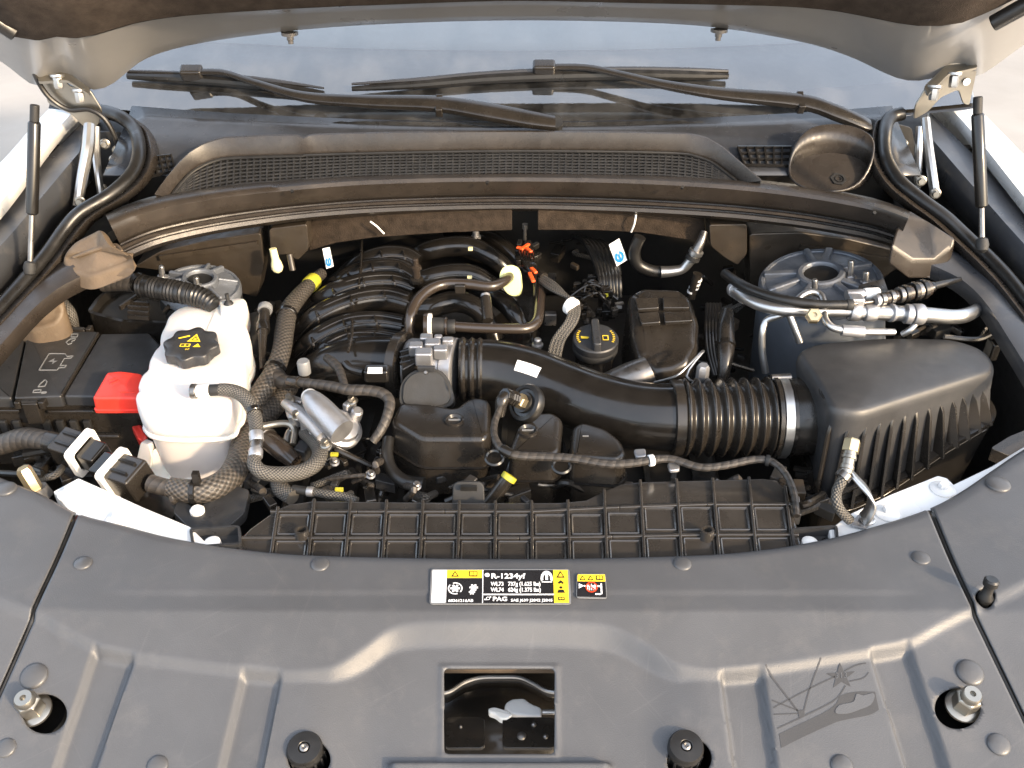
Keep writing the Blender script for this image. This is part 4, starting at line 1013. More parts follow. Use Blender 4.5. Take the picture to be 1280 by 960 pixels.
# ================================================================== white radiator support
rs = thing('radiator_support', 'white painted radiator support bar showing behind the cover at both ends', 'support', PZ(150, 640, -.02))
for O in ([(66, 614), (98, 597), (132, 612), (180, 634), (238, 658), (260, 680), (180, 672), (95, 648)], [(1036, 662), (1062, 642), (1112, 618), (1172, 594), (1184, 597), (1192, 605), (1240, 582), (1276, 560), (1330, 530), (1330, 560), (1240, 612), (1170, 645), (1090, 668), (1040, 680)]):
    mk('bar', B().extrude(pts([(a, c_, -.016) for a, c_ in O]), (0, 0, -.02)), 'paint_white', rs, bevel=.002)
for px, py in ((88, 617), (148, 650), (1178, 612), (1109, 642)):
    p = PZ(px, py, -.016)
    mk('washer', B().lathe([(.015, 0), (.015, .0015), (.012, .003), (.006, .004)], p, (0, 0, 1), 24), 'paint_white', rs)
    hexbolt('bolt', p + Vector((0, 0, .003)), (0, 0, 1), .006, .007, 'paint_white', rs, False)

# ================================================================== fuse box
ZF = -.022
fb = thing('fuse_box', 'black fuse and battery box with a moulded lid left of the coolant tank', 'fuse box', PZ(80, 520, -.1))
O = [(-60, 428), (40, 416), (120, 412), (190, 414), (206, 430), (200, 490), (172, 497), (76, 497), (-60, 500)]
mk('base', B().pillow(roundpoly(pts([(a, c_ + 4, ZF - .012) for a, c_ in O]), .006), .11, .004, .002), 'satin_black', fb)
for O in ([(-60, 432), (32, 418), (14, 497), (-60, 498)], [(126, 417), (186, 416), (200, 432), (196, 480), (172, 496), (79, 495)]):
    mk('lid_panel', B().pillow(roundpoly(pts([(a, c_, ZF) for a, c_ in O]), .004), .016, .003), 'box_plastic', fb)
O = [(34, 417), (74, 414), (122, 414), (76, 495), (18, 497)]
mk('lid_strip', B().pillow(roundpoly(pts([(a, c_, ZF + .004) for a, c_ in O]), .003), .018, .0025), 'box_plastic', fb)
mk('lid_rib', B().bar(PZ(123, 417, ZF + .002), PZ(77, 495, ZF + .002), .003, .006), 'satin_black', fb, bevel=.001)
for a, c_, l_ in (((-60, 504), (74, 503), -.014), ((76, 501), (118, 503), -.014), ((-60, 514), (25, 514), -.026), ((60, 515), (118, 515), -.026)):
    mk('lid_rim', B().bar(PZ(*a, ZF + l_), PZ(*c_, ZF + l_), .004, .006), 'satin_black', fb, bevel=.0015)
for cx, cy, w in ((40, 503, 20), (100, 412, 17)):
    c = PZ(cx, cy, ZF - .004); u = mpp(c)
    fc = mk('latch', B().box(c + Vector((0, -.004, -.014)), (w * .5 * u, 0, 0), (0, .005, 0), (0, 0, .018)), 'satin_black', fb, bevel=.002)
    for s in (-1, 1): mk('latch_ear', B().box(c + Vector((s * w * u * .75, -.002, .0)), (.004, 0, 0), (0, .007, 0), (0, 0, .006)), 'satin_black', fc, bevel=.0015)
    mk('latch_bar', B().bar(c + Vector((-w * u * .45, -.006, .006)), c + Vector((w * u * .45, -.006, .006)), .003, .003), 'box_plastic', fc)
# moulded battery sign and arrows
fz = lambda zx, zy, l=.0048: PZ(zx / 4, 380 + zy / 4, ZF + l)
def outl(L, w=.0008, cl=True):
    P = [fz(*p) for p in L]; bb = B()
    for a, c_ in zip(P, P[1:] + (P[:1] if cl else [])): bb.bar(a, c_, w * 1.6, .0010)
    return bb
mk('moulded_sign', outl([(195, 330), (245, 248), (325, 248), (335, 262), (365, 258), (355, 270), (322, 272), (300, 308), (332, 306), (322, 318), (295, 318), (285, 330)]), 'print_grey', fb)
mk('moulded_sign', B().add([fz(*p) for p in [(240, 288), (275, 270), (268, 284), (290, 282), (258, 302), (264, 290)]], [[0, 1, 2], [0, 2, 5], [2, 3, 5], [3, 4, 5]]), 'print_grey', fb)
for L in ([(330, 190), (350, 175), (378, 172), (372, 182), (360, 184), (358, 196), (340, 202)], [(200, 400), (225, 378), (235, 388), (225, 410), (190, 414)]): mk('moulded_sign', outl(L), 'print_grey', fb)
for L in ([(360, 150), (390, 150), (385, 164), (355, 165)], [(170, 430), (205, 428), (200, 442), (165, 442)], [(208, 440), (232, 438), (230, 444), (206, 446)]): mk('moulded_sign', outl(L), 'print_grey', fb)
# red terminal cover
O = roundpoly(pts([(133, 465, .004), (150, 463, .006), (176, 466, .004), (186, 478, 0), (174, 497, -.002), (115, 497, -.002)]), .004, 3)
tc_ = tag(mk('terminal_cover', B().pillow(O, .024, .004, .001), 'red_plastic', ang=40), 'bright red terminal cover at the corner of the fuse box', 'cover')
tag(mk('red_clip', B().pillow(roundpoly(pts([(164, 532, -.07), (176, 530, -.07), (184, 545, -.07), (180, 553, -.075), (172, 548, -.075)]), .003), .012, .003), 'red_plastic'), 'small red plastic clip below the terminal cover', 'clip')

mk('rim', B().rings([inset(O, -.003, -.024), inset(O, -.003, -.020), inset(O, 0, -.0185)], True, True), 'red_plastic', tc_, ang=40)
for a, c_ in (((136, 476), (146, 472)), ((138, 480), (150, 475)), ((150, 490), (168, 490))): mk('moulded_line', B().bar(PZ(*a, .0045), PZ(*c_, .0045), .0012, .0012), 'red_plastic', tc_)
mk('hinge_bar', B().bar(PZ(118, 500, -.008), PZ(170, 500, -.008), .003, .003), 'red_plastic', tc_, bevel=.001)
for k in range(6): mk('slot', B().box(PZ(6 + k * 17 + (20 if k > 1 else 0), 534, -.075), (.005, 0, 0), (0, .003, 0), (0, 0, .012)), 'matte_black', fb, bevel=.001)
mk('base_ledge', B().bar(PZ(-60, 545, -.08), PZ(150, 545, -.08), .008, .006), 'satin_black', fb, bevel=.002)
# black tray and left strut tower behind it
tr = thing('black_tray', 'glossy black plastic tray behind the fuse box under a corrugated hose', 'tray', PZ(170, 400, -.05))
O = roundpoly(pts([(108, 390, -.01), (122, 370, 0), (150, 352, .006), (215, 352, .006), (290, 366, .0), (300, 392, -.01), (230, 404, -.012), (150, 402, -.012)]), .01)
mk('body', B().rings([inset(O, 0, -.07), inset(O, 0, -.004), O, inset(O, .006), inset(O, .008, -.012)]), 'gloss_black', tr, ang=40)
for k in range(4): mk('fin', B().bar(PZ(160, 378 + k * 6, .0), PZ(186, 380 + k * 6, .0), .003, .006), 'satin_black', tr)
mk('divider', B().bar(PZ(150, 385, .0), PZ(175, 368, .004), .004, .008), 'satin_black', tr); mk('divider', B().bar(PZ(205, 392, .0), PZ(220, 372, .004), .004, .008), 'satin_black', tr)
def tower(t, cx, cy, z, r, hole, tilt, nsp, cols, h=.22, mat='grey_paint_tower', rb=1.25, studs=()):
    o = PZ(cx, cy, z); ax = Vector(tilt).normalized(); x = Vector((1, 0, 0)); x = (x - ax * x.dot(ax)).normalized(); y = ax.cross(x)
    mk('body', B().lathe([(r * rb, -h), (r * 1.08, -.05), (r * 1.03, -.022), (r * .97, -.014)], o, ax, 40, True, False), mat, t, ang=50)
    mk('pan', B().lathe([(r * .98, -.0145), (r * .5, -.009), (hole * 1.1, -.006)], o, ax, 40), cols, t)
    mk('hub', B().lathe([(hole * 1.45, -.014), (hole * 1.4, .001), (hole * 1.3, .003), (hole * 1.08, .003), (hole, .0), (hole, -.008)], o, ax, 36, False, False), cols, t)
    mk('bore', B().lathe([(hole * 1.02, -.03), (hole * 1.02, -.003)], o, ax, 30), 'deep_black', t)
    mk('rim', B().lathe([(r * 1.06, -.026), (r * 1.05, -.016), (r * 1.0, -.011), (r * .95, -.012), (r * .92, -.018)], o, ax, 44, False, False), cols, t)
    for k in range(nsp):
        a = 2 * math.pi * (k + .3 + .28 * math.sin(k * 2.4)) / nsp; d = x * math.cos(a) + y * math.sin(a)
        mk('spoke', B().bar(o + d * hole * 1.3 - ax * .005, o + d * r * .96 - ax * .011, r * (.09 + .05 * abs(math.sin(k * 1.7))), .012, ax), cols, t, bevel=.003, seg=3)
    for px, py, hh in studs:
        p = PZ(px, py, z); sb = mk('stud', B().lathe([(.0045, -.012), (.0045, hh), (.0035, hh + .002)], p, ax, 14), 'alu_pipe', t)
        mk('nut', B().lathe([(.013, -.011), (.013, -.009), (.0085, -.008), (.0085, .001), (.007, .002)], p, ax, 6), 'alu_cast', sb)
tl = thing('strut_tower', 'cast strut tower top with radial spokes behind the coolant tank', 'strut tower', PZ(247, 420, -.1), 'strut towers')
tower(tl, 250, 348, .024, .060, .020, (.12, -.05, 1), 8, 'alu_dull', mat='matte_black', studs=((203, 346, .018), (246, 357, .014)))
P, r_ = W([(128, 354, .035, 22), (150, 352, .04, 24), (172, 354, .042, 24)])
hz = thing('wide_hose', 'wide cloth and corrugated hose lying over the tray behind the fuse box', 'hose', P[0])
mk('cloth_part', B().tube(P, r_, 16, True, 6), 'tape_wrap', hz)
hose('corrugated_part', [(176, 357, .042, 27), (200, 361, .043, 28), (228, 366, .042, 28), (252, 372, .038, 26), (268, 382, .03, 20)], 'rubber', hz, 14, 18, corr(.0062, .05))
mk('cable_tie', B().tube(pts([(172, 353, .042), (177, 356, .042)]), r_[2] * 1.1, 18), 'gloss_black', hz)
# tan lump and convoluted tubes below the left flange
O = roundpoly(pts([(18, 402, .01), (28, 372, .04), (52, 362, .05), (78, 366, .045), (80, 385, .03), (70, 402, .015), (40, 410, .01)]), .01)
tag(mk('foam_block', B().pillow(O, .06, .008, 0, 4, .002), 'foam', ang=60), 'tan foam block tucked under the left bay flange', 'foam block')
for L, lab in (([(45, 405, -.0, 14), (52, 415, -.03, 14), (50, 430, -.06, 14)], 'short braided tube under the tan foam block'), ([(78, 380, .0, 16), (88, 392, -.01, 15), (92, 412, -.04, 15)], 'short braided tube beside the tan foam block')):
    tag(hose('braided_tube', L, 'braid_fine'), lab, 'tube', 'short braided tubes')

# ================================================================== coolant tank
ZR = .022
ct = thing('coolant_tank', 'milky white lobed coolant tank with a black cap', 'coolant tank', PZ(240, 580, -.15))
O = [(271, 375), (288, 372), (305, 372), (308, 380), (304, 392), (302, 398), (307, 405), (311, 416), (310, 430), (305, 440), (305, 452), (303, 466), (299, 476), (297, 487), (291, 494), (287, 503), (273, 509), (242, 511), (212, 511), (190, 509),
     (176, 505), (169, 497), (170, 491), (174, 486), (172, 480), (177, 468), (184, 461), (186, 450), (193, 437), (199, 430), (200, 418), (206, 405), (210, 395), (222, 385), (240, 380), (254, 382), (262, 386), (268, 384)]
O = [Vector(p) for p in cr(pts([(a, c_, ZR) for a, c_ in O]), 3, True)]
bb = B(); RR = [inset(O, .004, -.052), inset(O, .0, -.042), inset(O, -.001, -.022), inset(O, 0, -.006), inset(O, .0015, -.0018), inset(O, .0045, 0.0)]
c = sum(O, Vector()) / len(O)
for tt in (.8, .6, .4, .2, .05): RR.append([c + (p - c) * tt + Vector((0, 0, .0015 * (1 - tt * tt))) for p in RR[5]])
if area2(O) < 0: RR = [r_[::-1] for r_ in RR]
mk('upper_shell', bb.rings(RR), 'reservoir_plastic', ct, ang=70)
mk('parting_flange', B().rings([inset(O, -.0005, -.050), inset(O, -.0018, -.053), inset(O, -.0008, -.056), inset(O, .004, -.058)], True, True), 'reservoir_plastic', ct, ang=60)
O2 = [Vector(p) for p in cr(pts([(a, c_, ZR - .058) for a, c_ in [(300, 404), (312, 425), (312, 480), (304, 510), (298, 530), (284, 544), (255, 549), (222, 548), (196, 545), (182, 536), (180, 520), (186, 490), (205, 440), (230, 410)]]), 3, True)]
O2 = inset(O2, .004)
mk('lower_shell', B().rings([inset(O2, .016, -.13), inset(O2, .010, -.11), inset(O2, .004, -.05), inset(O2, .0, -.0)]), 'reservoir_lower', ct, ang=60)
for L in ([(193, 560, -.07), (200, 570, -.085), (208, 585, -.11), (214, 600, -.12), (196, 602, -.12), (180, 590, -.12)], [(236, 572, -.085), (246, 576, -.085), (256, 592, -.11), (262, 606, -.12), (236, 612, -.13), (228, 604, -.125)], [(176, 552, -.07), (186, 556, -.06), (190, 575, -.09), (186, 590, -.11), (170, 578, -.10)]):
    mk('foot', B().extrude(roundpoly(pts(L), .006), (0.002, .012, -.004)), 'reservoir_plastic', ct, bevel=.002)
p = PZ(286, 381, ZR + .004)
mk('mount_tab', B().pillow(roundpoly(pts([(273, 376, ZR + .006), (303, 373, ZR + .006), (304, 388, ZR + .006), (276, 392, ZR + .006)]), .004), .02, .003), 'reservoir_plastic', ct)
mk('mount_stud', B().lathe([(.008, 0), (.006, .004), (.003, .006), (.003, .018)], p + Vector((0, 0, .001)), (0, 0, 1), 14), 'matte_black', ct)
# the scalloped cap
cc = PZ(241.5, 441, ZR + .006); ax = Vector((.02, -.08, 1)).normalized()
x = Vector((1, 0, 0)); x = (x - ax * x.dot(ax)).normalized(); y = ax.cross(x)
def lob(r0, h, amp, n=96): return [cc + ax * h + (x * math.cos(2 * math.pi * i / n) + y * math.sin(2 * math.pi * i / n)) * r0 * (1 + amp * math.cos(8 * 2 * math.pi * i / n + .3)) for i in range(n)]
R0 = .036
cap = mk('cap', B().rings([lob(R0 * .94, 0, .07), lob(R0, .002, .08), lob(R0, .014, .08), lob(R0 * .985, .0165, .08), lob(R0 * .95, .0175, .075), lob(R0 * .6, .0178, .0)]), 'box_plastic', ct, ang=50)
mk('skirt', B().lathe([(.030, -.012), (.030, .003)], cc, ax, 40), 'matte_black', cap)
cf = lambda u, v, l=0.0: cc + ax * (.0182 + l) + x * u + y * v
def cshape(L, m='print_yellow', l=0.0): mk('sign', B().poly([cf(a, c_, l) for a, c_ in L]), m, cap, fix=False)
cshape([(-.006, .002), (.013, .002), (.0035, .020)]); cshape([(-.001, .0045), (.009, .0045), (.004, .0145)], 'print_black', .0003); cshape([(.001, .0055), (.007, .0055), (.005, .011), (.003, .009)], 'print_yellow', .0005)
cshape([(-.020, .010), (-.018, .008), (-.004, .014), (-.006, .017)]); cshape([(.005, -.010), (.016, -.010), (.0105, -.002)])
cshape([(-.013, -.010), (.001, -.010), (.001, -.003), (-.013, -.003)]); cshape([(-.0115, -.0085), (-.007, -.0085), (-.007, -.0045), (-.0115, -.0045)], 'print_black', .0003); cshape([(-.005, -.0085), (-.001, -.0085), (-.001, -.0045), (-.005, -.0045)], 'print_black', .0003)
mk('sign', text_b('60', .006, cf(-.004, -.017), x, y), 'print_yellow', cap, fix=False)

# ================================================================== left hoses
def clampring(name, parent, a, c_, w, mat):
    P = pts([a, c_]); r_ = mpp(P[0]) * w / 2
    d = (P[1] - P[0]); bb = B().tube([P[0], P[0] + d * .1, P[1] - d * .1, P[1]], [r_ * .94, r_, r_, r_ * .94], 18)
    return mk(name, bb, mat, parent)
t = thing('tank_hose', 'braided overflow hose looping from the front of the coolant tank', 'hose', PZ(320, 560, -.02))
clampring('fitting', t, (239, 489, .036), (246, 489, .036), 19, 'steel_dark'); clampring('fitting', t, (246, 489, .036), (262, 488, .037), 16, 'white_plastic'); clampring('fitting', t, (262, 488, .037), (278, 487, .037), 15, 'matte_black')
hose('sleeve', [(274, 487, .037, 16), (288, 488, .036, 17), (303, 494, .032, 18), (314, 508, .024, 18), (319, 524, .016, 18), (321, 540, .01, 17)], 'braid_fine', t)
clampring('cable_tie', t, (317, 512, .022), (319, 517, .02), 21, 'gloss_black'); clampring('fitting', t, (320, 540, .010), (321, 552, .004), 18, 'alu_cast'); clampring('fitting', t, (321, 552, .004), (320, 562, -.0), 16, 'steel_dark'); clampring('fitting', t, (320, 562, 0), (319, 572, -.004), 18, 'alu_cast')
hose('sleeve', [(319, 568, -.004, 16), (318, 580, -.008, 18), (328, 590, -.014, 19), (350, 593, -.02, 20), (376, 590, -.024, 20), (394, 580, -.026, 20), (400, 565, -.028, 20), (393, 551, -.032, 19), (381, 541, -.038, 17)], 'braid_fine', t)
t = thing('coolant_hose', 'long braided coolant hose with yellow tape running from the rear past the tank', 'hose', PZ(350, 450, -.05))
hose('sleeve', [(402, 342, -.02, 14), (390, 353, -.015, 17), (374, 370, -.012, 21), (361, 388, -.01, 23), (356, 410, -.012, 24), (352, 438, -.016, 24), (343, 464, -.024, 25), (330, 486, -.034, 27), (318, 505, -.042, 27), (311, 532, -.052, 25), (306, 560, -.06, 24)], 'braid_coarse', t)
clampring('yellow_tape', t, (386, 357, -.0145), (393, 350, -.0155), 21, 'yellow_tape'); clampring('cable_tie', t, (359, 392, -.01), (358, 396, -.01), 26, 'gloss_black'); clampring('cable_tie', t, (345, 459, -.022), (343, 464, -.024), 28, 'gloss_black')
hose('branch_sleeve', [(346, 470, -.026, 22), (352, 476, -.026, 20), (364, 478, -.026, 15)], 'tape_wrap', t)
t = thing('radiator_hose', 'thick coarse braided hose curling in front of the coolant tank to a connector', 'hose', PZ(280, 600, -.05))
hose('sleeve', [(362, 482, -.06, 24), (345, 505, -.06, 27), (322, 530, -.058, 29), (305, 555, -.054, 31), (298, 578, -.05, 32), (286, 598, -.046, 33), (262, 612, -.042, 32), (236, 614, -.04, 30), (212, 609, -.038, 25)], 'braid_coarse', t)
clampring('cable_tie', t, (247, 614, -.040), (241, 614, -.040), 35, 'gloss_black')
mk('tie_head', B().box(PZ(246, 600, -.02), (.004, 0, 0), (0, .004, 0), (0, 0, .012)), 'gloss_black', t)
hose('neck', [(218, 611, -.038, 22), (202, 608, -.037, 22), (188, 604, -.036, 23)], 'tape_wrap', t)
t = thing('brown_hose', 'short brown rubber hose end below the silver valve', 'hose', PZ(350, 570, -.06)); hose('tube', [(322, 540, -.05, 22), (336, 550, -.05, 25), (352, 563, -.052, 26), (370, 578, -.06, 22)], 'brown_pipe', t); clampring('clamp', t, (330, 545, -.05), (335, 549, -.05), 28, 'steel_dark')
t = thing('lower_hose', 'braided hose with a silver quick connector low behind the air duct', 'hose', PZ(390, 620, -.05)); hose('sleeve', [(348, 600, -.05, 20), (352, 612, -.05, 22), (366, 622, -.05, 20)], 'braid_fine', t); clampring('fitting', t, (366, 611, -.045), (384, 614, -.045), 11, 'matte_black'); clampring('fitting', t, (384, 614, -.045), (392, 615, -.045), 13, 'alu_cast'); hose('sleeve', [(392, 615, -.046, 10), (410, 618, -.046, 12), (430, 621, -.048, 12), (446, 627, -.05, 12)], 'braid_fine', t)
t = thing('metal_pipe', 'thin bare metal pipe bending beside the silver valve', 'pipe', PZ(350, 530, -.05)); hose('tube', [(324, 534, -.03, 9), (345, 530, -.03, 9), (360, 530, -.03, 9), (368, 538, -.036, 9), (366, 556, -.045, 9)], 'steel_zinc', t); hose('tube', [(372, 536, -.04, 9), (362, 540, -.044, 9), (358, 556, -.05, 9), (366, 568, -.056, 9)], 'alu_pipe', t)
t = thing('vent_hose', 'slim black vertical hose with a grey cap right of the coolant tank', 'hose', PZ(328, 440, -.05)); hose('tube', [(331, 388, .01, 13), (329, 405, .005, 14), (328, 430, -.01, 10), (329, 462, -.03, 9)], 'satin_black', t); clampring('cap', t, (332, 383, .012), (331, 389, .01), 18, 'print_grey'); clampring('collar', t, (329, 404, .005), (329, 414, .0), 17, 'gloss_black')
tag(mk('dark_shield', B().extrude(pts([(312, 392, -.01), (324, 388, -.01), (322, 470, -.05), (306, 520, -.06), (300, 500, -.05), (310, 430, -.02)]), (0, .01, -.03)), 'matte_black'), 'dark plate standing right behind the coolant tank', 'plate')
# harness connectors with white gaskets
def connector(lab, a, bq, w, h, tailpts, tailmat):
    A, C = PZ(*a), PZ(*bq); d = (C - A).normalized(); up = Vector((0, -.25, 1)); side = d.cross(up).normalized(); up = side.cross(d)
    t = thing('harness_connector', lab, 'connector', C, 'harness connectors by the tank')
    mk('body', B().box(A.lerp(C, .5), d * (C - A).length * .5, side * w, up * h), 'satin_black', t, bevel=.004, seg=3)
    mk('mating_half', B().box(C + d * .012, d * .018, side * w * .82, up * h * .8), 'gloss_black', t, bevel=.003)
    P = [C - d * .004 + side * w * 1.28 * sx + up * h * 1.3 * sy for sx, sy in ((-1, -1), (1, -1), (1, 1), (-1, 1))]; Q = roundpoly(P, .008, 4)
    Pi = [C - d * .004 + side * w * .92 * sx + up * h * .92 * sy for sx, sy in ((-1, -1), (1, -1), (1, 1), (-1, 1))]; Qi = roundpoly(Pi, .006, 4)
    mk('gasket', B().rings([Qi, Q, [p + d * .008 for p in Q], [p + d * .008 for p in Qi], Qi], False, False), 'white_plastic', t, ang=40)
    for s in (-1, 1): mk('lever', B().bar(A.lerp(C, .2) + up * h * 1.05 + side * s * w * .4, A.lerp(C, .8) + up * h * 1.05 + side * s * w * .4, .004, .004), 'gloss_black', t)
    if tailpts:
        P, r_ = W(tailpts); mk('harness', B().tube(P, r_, 14, True, 6), tailmat, t)
        dd = (P[-1] - P[-2]).normalized(); mk('collar', B().tube([P[-1] - dd * .012, P[-1] + dd * .01], r_[-1] * 1.18, 18), 'satin_black', t)
connector('black harness connector with white gasket, left of the pair in front of the fuse box', (76, 556, -.03), (106, 566, -.032), .020, .019, [(-30, 560, -.05, 26), (0, 556, -.045, 26), (28, 548, -.035, 27), (50, 549, -.03, 25), (70, 554, -.03, 23)], 'tape_wrap')
connector('black harness connector with white gasket, right of the pair in front of the tank', (178, 602, -.034), (148, 592, -.036), .021, .020, None, None)
tag(mk('bracket', B().extrude(roundpoly(pts([(110, 580, -.07), (140, 592, -.07), (210, 620, -.07), (222, 640, -.07), (210, 655, -.07), (150, 625, -.07), (100, 600, -.07)]), .004), (0, 0, -.02)), 'gloss_black', bevel=.002), 'black plastic bracket under the two harness connectors', 'bracket')
t = tag(mk('bracket', B().extrude(roundpoly(pts([(222, 622, -.05), (245, 635, -.05), (262, 625, -.05), (292, 606, -.05), (312, 612, -.05), (306, 640, -.05), (284, 660, -.05), (240, 664, -.05), (216, 640, -.05)]), .006), (0, 0, -.015)), 'box_plastic', bevel=.002), 'dark bracket plate holding the thick braided hose', 'bracket')
mk('clip', B().lathe([(.009, 0), (.009, .004), (.006, .007)], PZ(247, 640, -.05), (0, 0, 1), 16), 'white_plastic', t)
t = thing('hex_stud', 'zinc hex stud standing at the far left behind the cover', 'stud', PZ(40, 604, -.02)); p = PZ(41, 606, -.02); mk('stud', B().lathe([(.0095, -.01), (.0095, .022), (.0075, .026)], p, (-.25, .1, 1), 6), 'brass', t, ang=25); mk('base', B().lathe([(.016, -.02), (.014, -.006)], p, (-.25, .1, 1), 20), 'paint_grey', t)
# ================================================================== engine: block, manifold
eg = thing('engine_block', 'black engine block low between manifold and resonators', 'engine', (0, .45, -.3))
O = roundpoly([Vector((-.33, .16, -.16)), Vector((.30, .16, -.16)), Vector((.32, .85, -.12)), Vector((-.33, .85, -.12))], .04)
mk('block', B().pillow(O, .3, .02, .02), 'deep_black', eg)
for k in range(9):
    x_ = -.30 + k * .07; mk('block_rib', B().bar((x_, .18, -.15), (x_ + .01, .5, -.15), .008, .02), 'matte_black', eg)
mf = thing('intake_manifold', 'black intake manifold with curved ribbed runners', 'manifold', PZ(480, 400, -.1))
z5 = lambda zx, zy, z, w=None: (300 + zx / 2.667, 280 + zy / 2.667, z) if w is None else (300 + zx / 2.667, 280 + zy / 2.667, z, w)
arcs = [[(330, 170, -.05), (400, 118, -.012), (470, 88, .0), (545, 88, -.002), (590, 112, -.012)], [(285, 205, -.05), (360, 158, -.012), (440, 130, .0), (530, 130, -.002), (590, 170, -.012)], [(225, 275, -.05), (310, 212, -.01), (410, 178, .002), (510, 172, .0), (575, 192, -.01)],
        [(178, 370, -.06), (255, 290, -.016), (370, 238, .0), (480, 222, .0), (560, 240, -.008)], [(172, 460, -.08), (240, 375, -.03), (345, 318, -.01), (450, 305, -.004), (540, 318, -.01)], [(235, 460, -.07), (285, 402, -.03), (360, 366, -.018), (450, 362, -.014), (530, 375, -.018)]]
for i, A in enumerate(arcs):
    L = [z5(x_, y_ + 26, z - .012, 31) for x_, y_, z in A]
    L[0] = L[0][:3] + (26,)
    rn = hose('runner', L, 'gloss_black', mf, 8, 16)
    hose('rib', [z5(x_, y_, z + .006, 3.0) for x_, y_, z in A], 'satin_black', rn, 8, 8)
    hose('rib', [z5(x_ + 6, y_ + 22, z + .008, 2.4) for x_, y_, z in A], 'satin_black', rn, 8, 8)
    for f_ in (1, 2, 3):
        x_, y_, z = A[f_]; hose('cross_rib', [z5(x_ - 2, y_ + 2, z + .006, 3), z5(x_ + 4, y_ + 24, z + .008, 3), z5(x_ + 8, y_ + 44, z - .004, 3)], 'satin_black', rn, 4, 6)
for L in ([(505, 322, -.05, 20), (532, 314, -.02, 25), (560, 308, -.012, 26), (590, 309, -.014, 26), (618, 324, -.03, 24), (640, 345, -.06, 22)], [(500, 358, -.05, 20), (528, 350, -.018, 26), (560, 343, -.01, 27), (590, 344, -.012, 26), (615, 358, -.03, 24), (640, 378, -.06, 22)],
          [(505, 398, -.05, 20), (535, 386, -.02, 26), (570, 377, -.012, 27), (596, 386, -.016, 26), (612, 408, -.04, 24), (618, 425, -.06, 24)], [(600, 362, -.04, 22), (622, 372, -.022, 24), (640, 388, -.022, 24), (652, 408, -.04, 22)], [(560, 288, -.06, 20), (600, 293, -.035, 20), (625, 304, -.04, 20), (650, 330, -.07, 20)]):
    hose('runner', L, 'gloss_black', mf, 8, 18)
O = roundpoly(pts([(395, 330, -.07), (500, 292, -.06), (640, 300, -.06), (680, 360, -.07), (670, 430, -.08), (560, 455, -.08), (420, 470, -.09), (370, 440, -.09)]), .03)
mk('plenum', B().pillow(O, .12, .02), 'gloss_black', mf)
hose('throttle_neck', [(395, 466, -.06, 50), (420, 458, -.045, 58), (455, 452, -.034, 62), (500, 452, -.03, 64)], 'gloss_black', mf, 8, 28)
for a, c_ in (((452, 300), (445, 380)), ((520, 392), (497, 420)), ((435, 440), (440, 400))): mk('wire_guide', B().tube(pts([(*a, .005), ((a[0] + c_[0]) / 2 + 2, (a[1] + c_[1]) / 2, .008), (*c_, .0)]), .0022, 8, True, 5), 'satin_black', mf)
for px, py in ((588, 311), (587, 347)): mk('amber_plug', B().box(PZ(px, py, .003), (.004, 0, 0), (0, .003, 0), (0, 0, .003)), 'cream_plug', mf, bevel=.001)
for px, py, z in ((595, 295, .0), (672, 430, -.03), (673, 450, -.04)): mk('bolt', B().lathe([(.009, -.004), (.009, 0), (.006, .001), (.006, .008), (.004, .01)], PZ(px, py, z), (0, 0, 1), 12), 'alu_cast', mf)
t = thing('manifold_sensor', 'small black sensor with brass tip standing on the manifold runners', 'sensor', PZ(521, 352, 0)); p = PZ(521, 352, .004)
mk('base', B().lathe([(.011, 0), (.011, .006), (.008, .008)], p, (0, 0, 1), 16), 'satin_black', t); mk('stem', B().lathe([(.0065, .008), (.0065, .022), (.009, .023), (.009, .028), (.005, .030), (.005, .040), (.003, .042)], p, (0, 0, 1), 14), 'brown_pipe', t)
# ---- breather pipe and pad, quick-connect pipe
t = thing('breather_pipe', 'bent brown breather pipe arching over the manifold to the green pad', 'pipe', PZ(514, 425, 0))
hose('tube', [(513, 432, -.02, 14), (512, 415, .0, 14), (513, 396, .02, 14), (520, 378, .03, 14), (535, 363, .036, 14), (556, 355, .038, 13), (585, 355, .038, 13), (612, 358, .036, 13), (628, 353, .034, 13), (638, 345, .03, 13)], 'brown_pipe', t)
mk('clip', B().box(PZ(575, 361, .038), (.008, 0, 0), (0, .004, 0), (0, 0, .007)), 'satin_black', t, bevel=.0015)
O = [(624, 345), (628, 335), (637, 331), (646, 334), (650, 344), (651, 360), (648, 368), (641, 370), (633, 366), (627, 356)]
n_ = Vector((-.35, -.75, .55)).normalized()
P = [Vector(p) for p in cr(pts([(a, c_, .028 - (c_ - 350) * .0011) for a, c_ in O]), 4, True)]
tag(mk('foam_pad', B().extrude(P, n_ * -.009), 'green_pad', bevel=.0015), 'pale green foam pad round the breather pipe end', 'pad')
t = thing('quick_connect_pipe', 'dark pipe with white ring running across the manifold', 'pipe', PZ(560, 410, 0))
clampring('collar', t, (530, 407, .014), (535, 407, .014), 32, 'brown_pipe'); clampring('ring', t, (535, 407, .014), (540, 407, .014), 31, 'white_plastic'); clampring('sleeve', t, (540, 407, .014), (557, 407.5, .014), 21, 'matte_black'); clampring('ring', t, (556, 407.5, .014), (559, 407.5, .014), 23, 'brown_pipe'); clampring('sleeve', t, (559, 408, .014), (569, 408, .014), 18, 'matte_black')
hose('tube', [(566, 408, .014, 13), (600, 410, .013, 13), (640, 411, .012, 13), (660, 410, .01, 13), (671, 402, .01, 14), (674, 385, .01, 13), (675, 362, .01, 13), (670, 342, .008, 12)], 'brown_pipe', t)
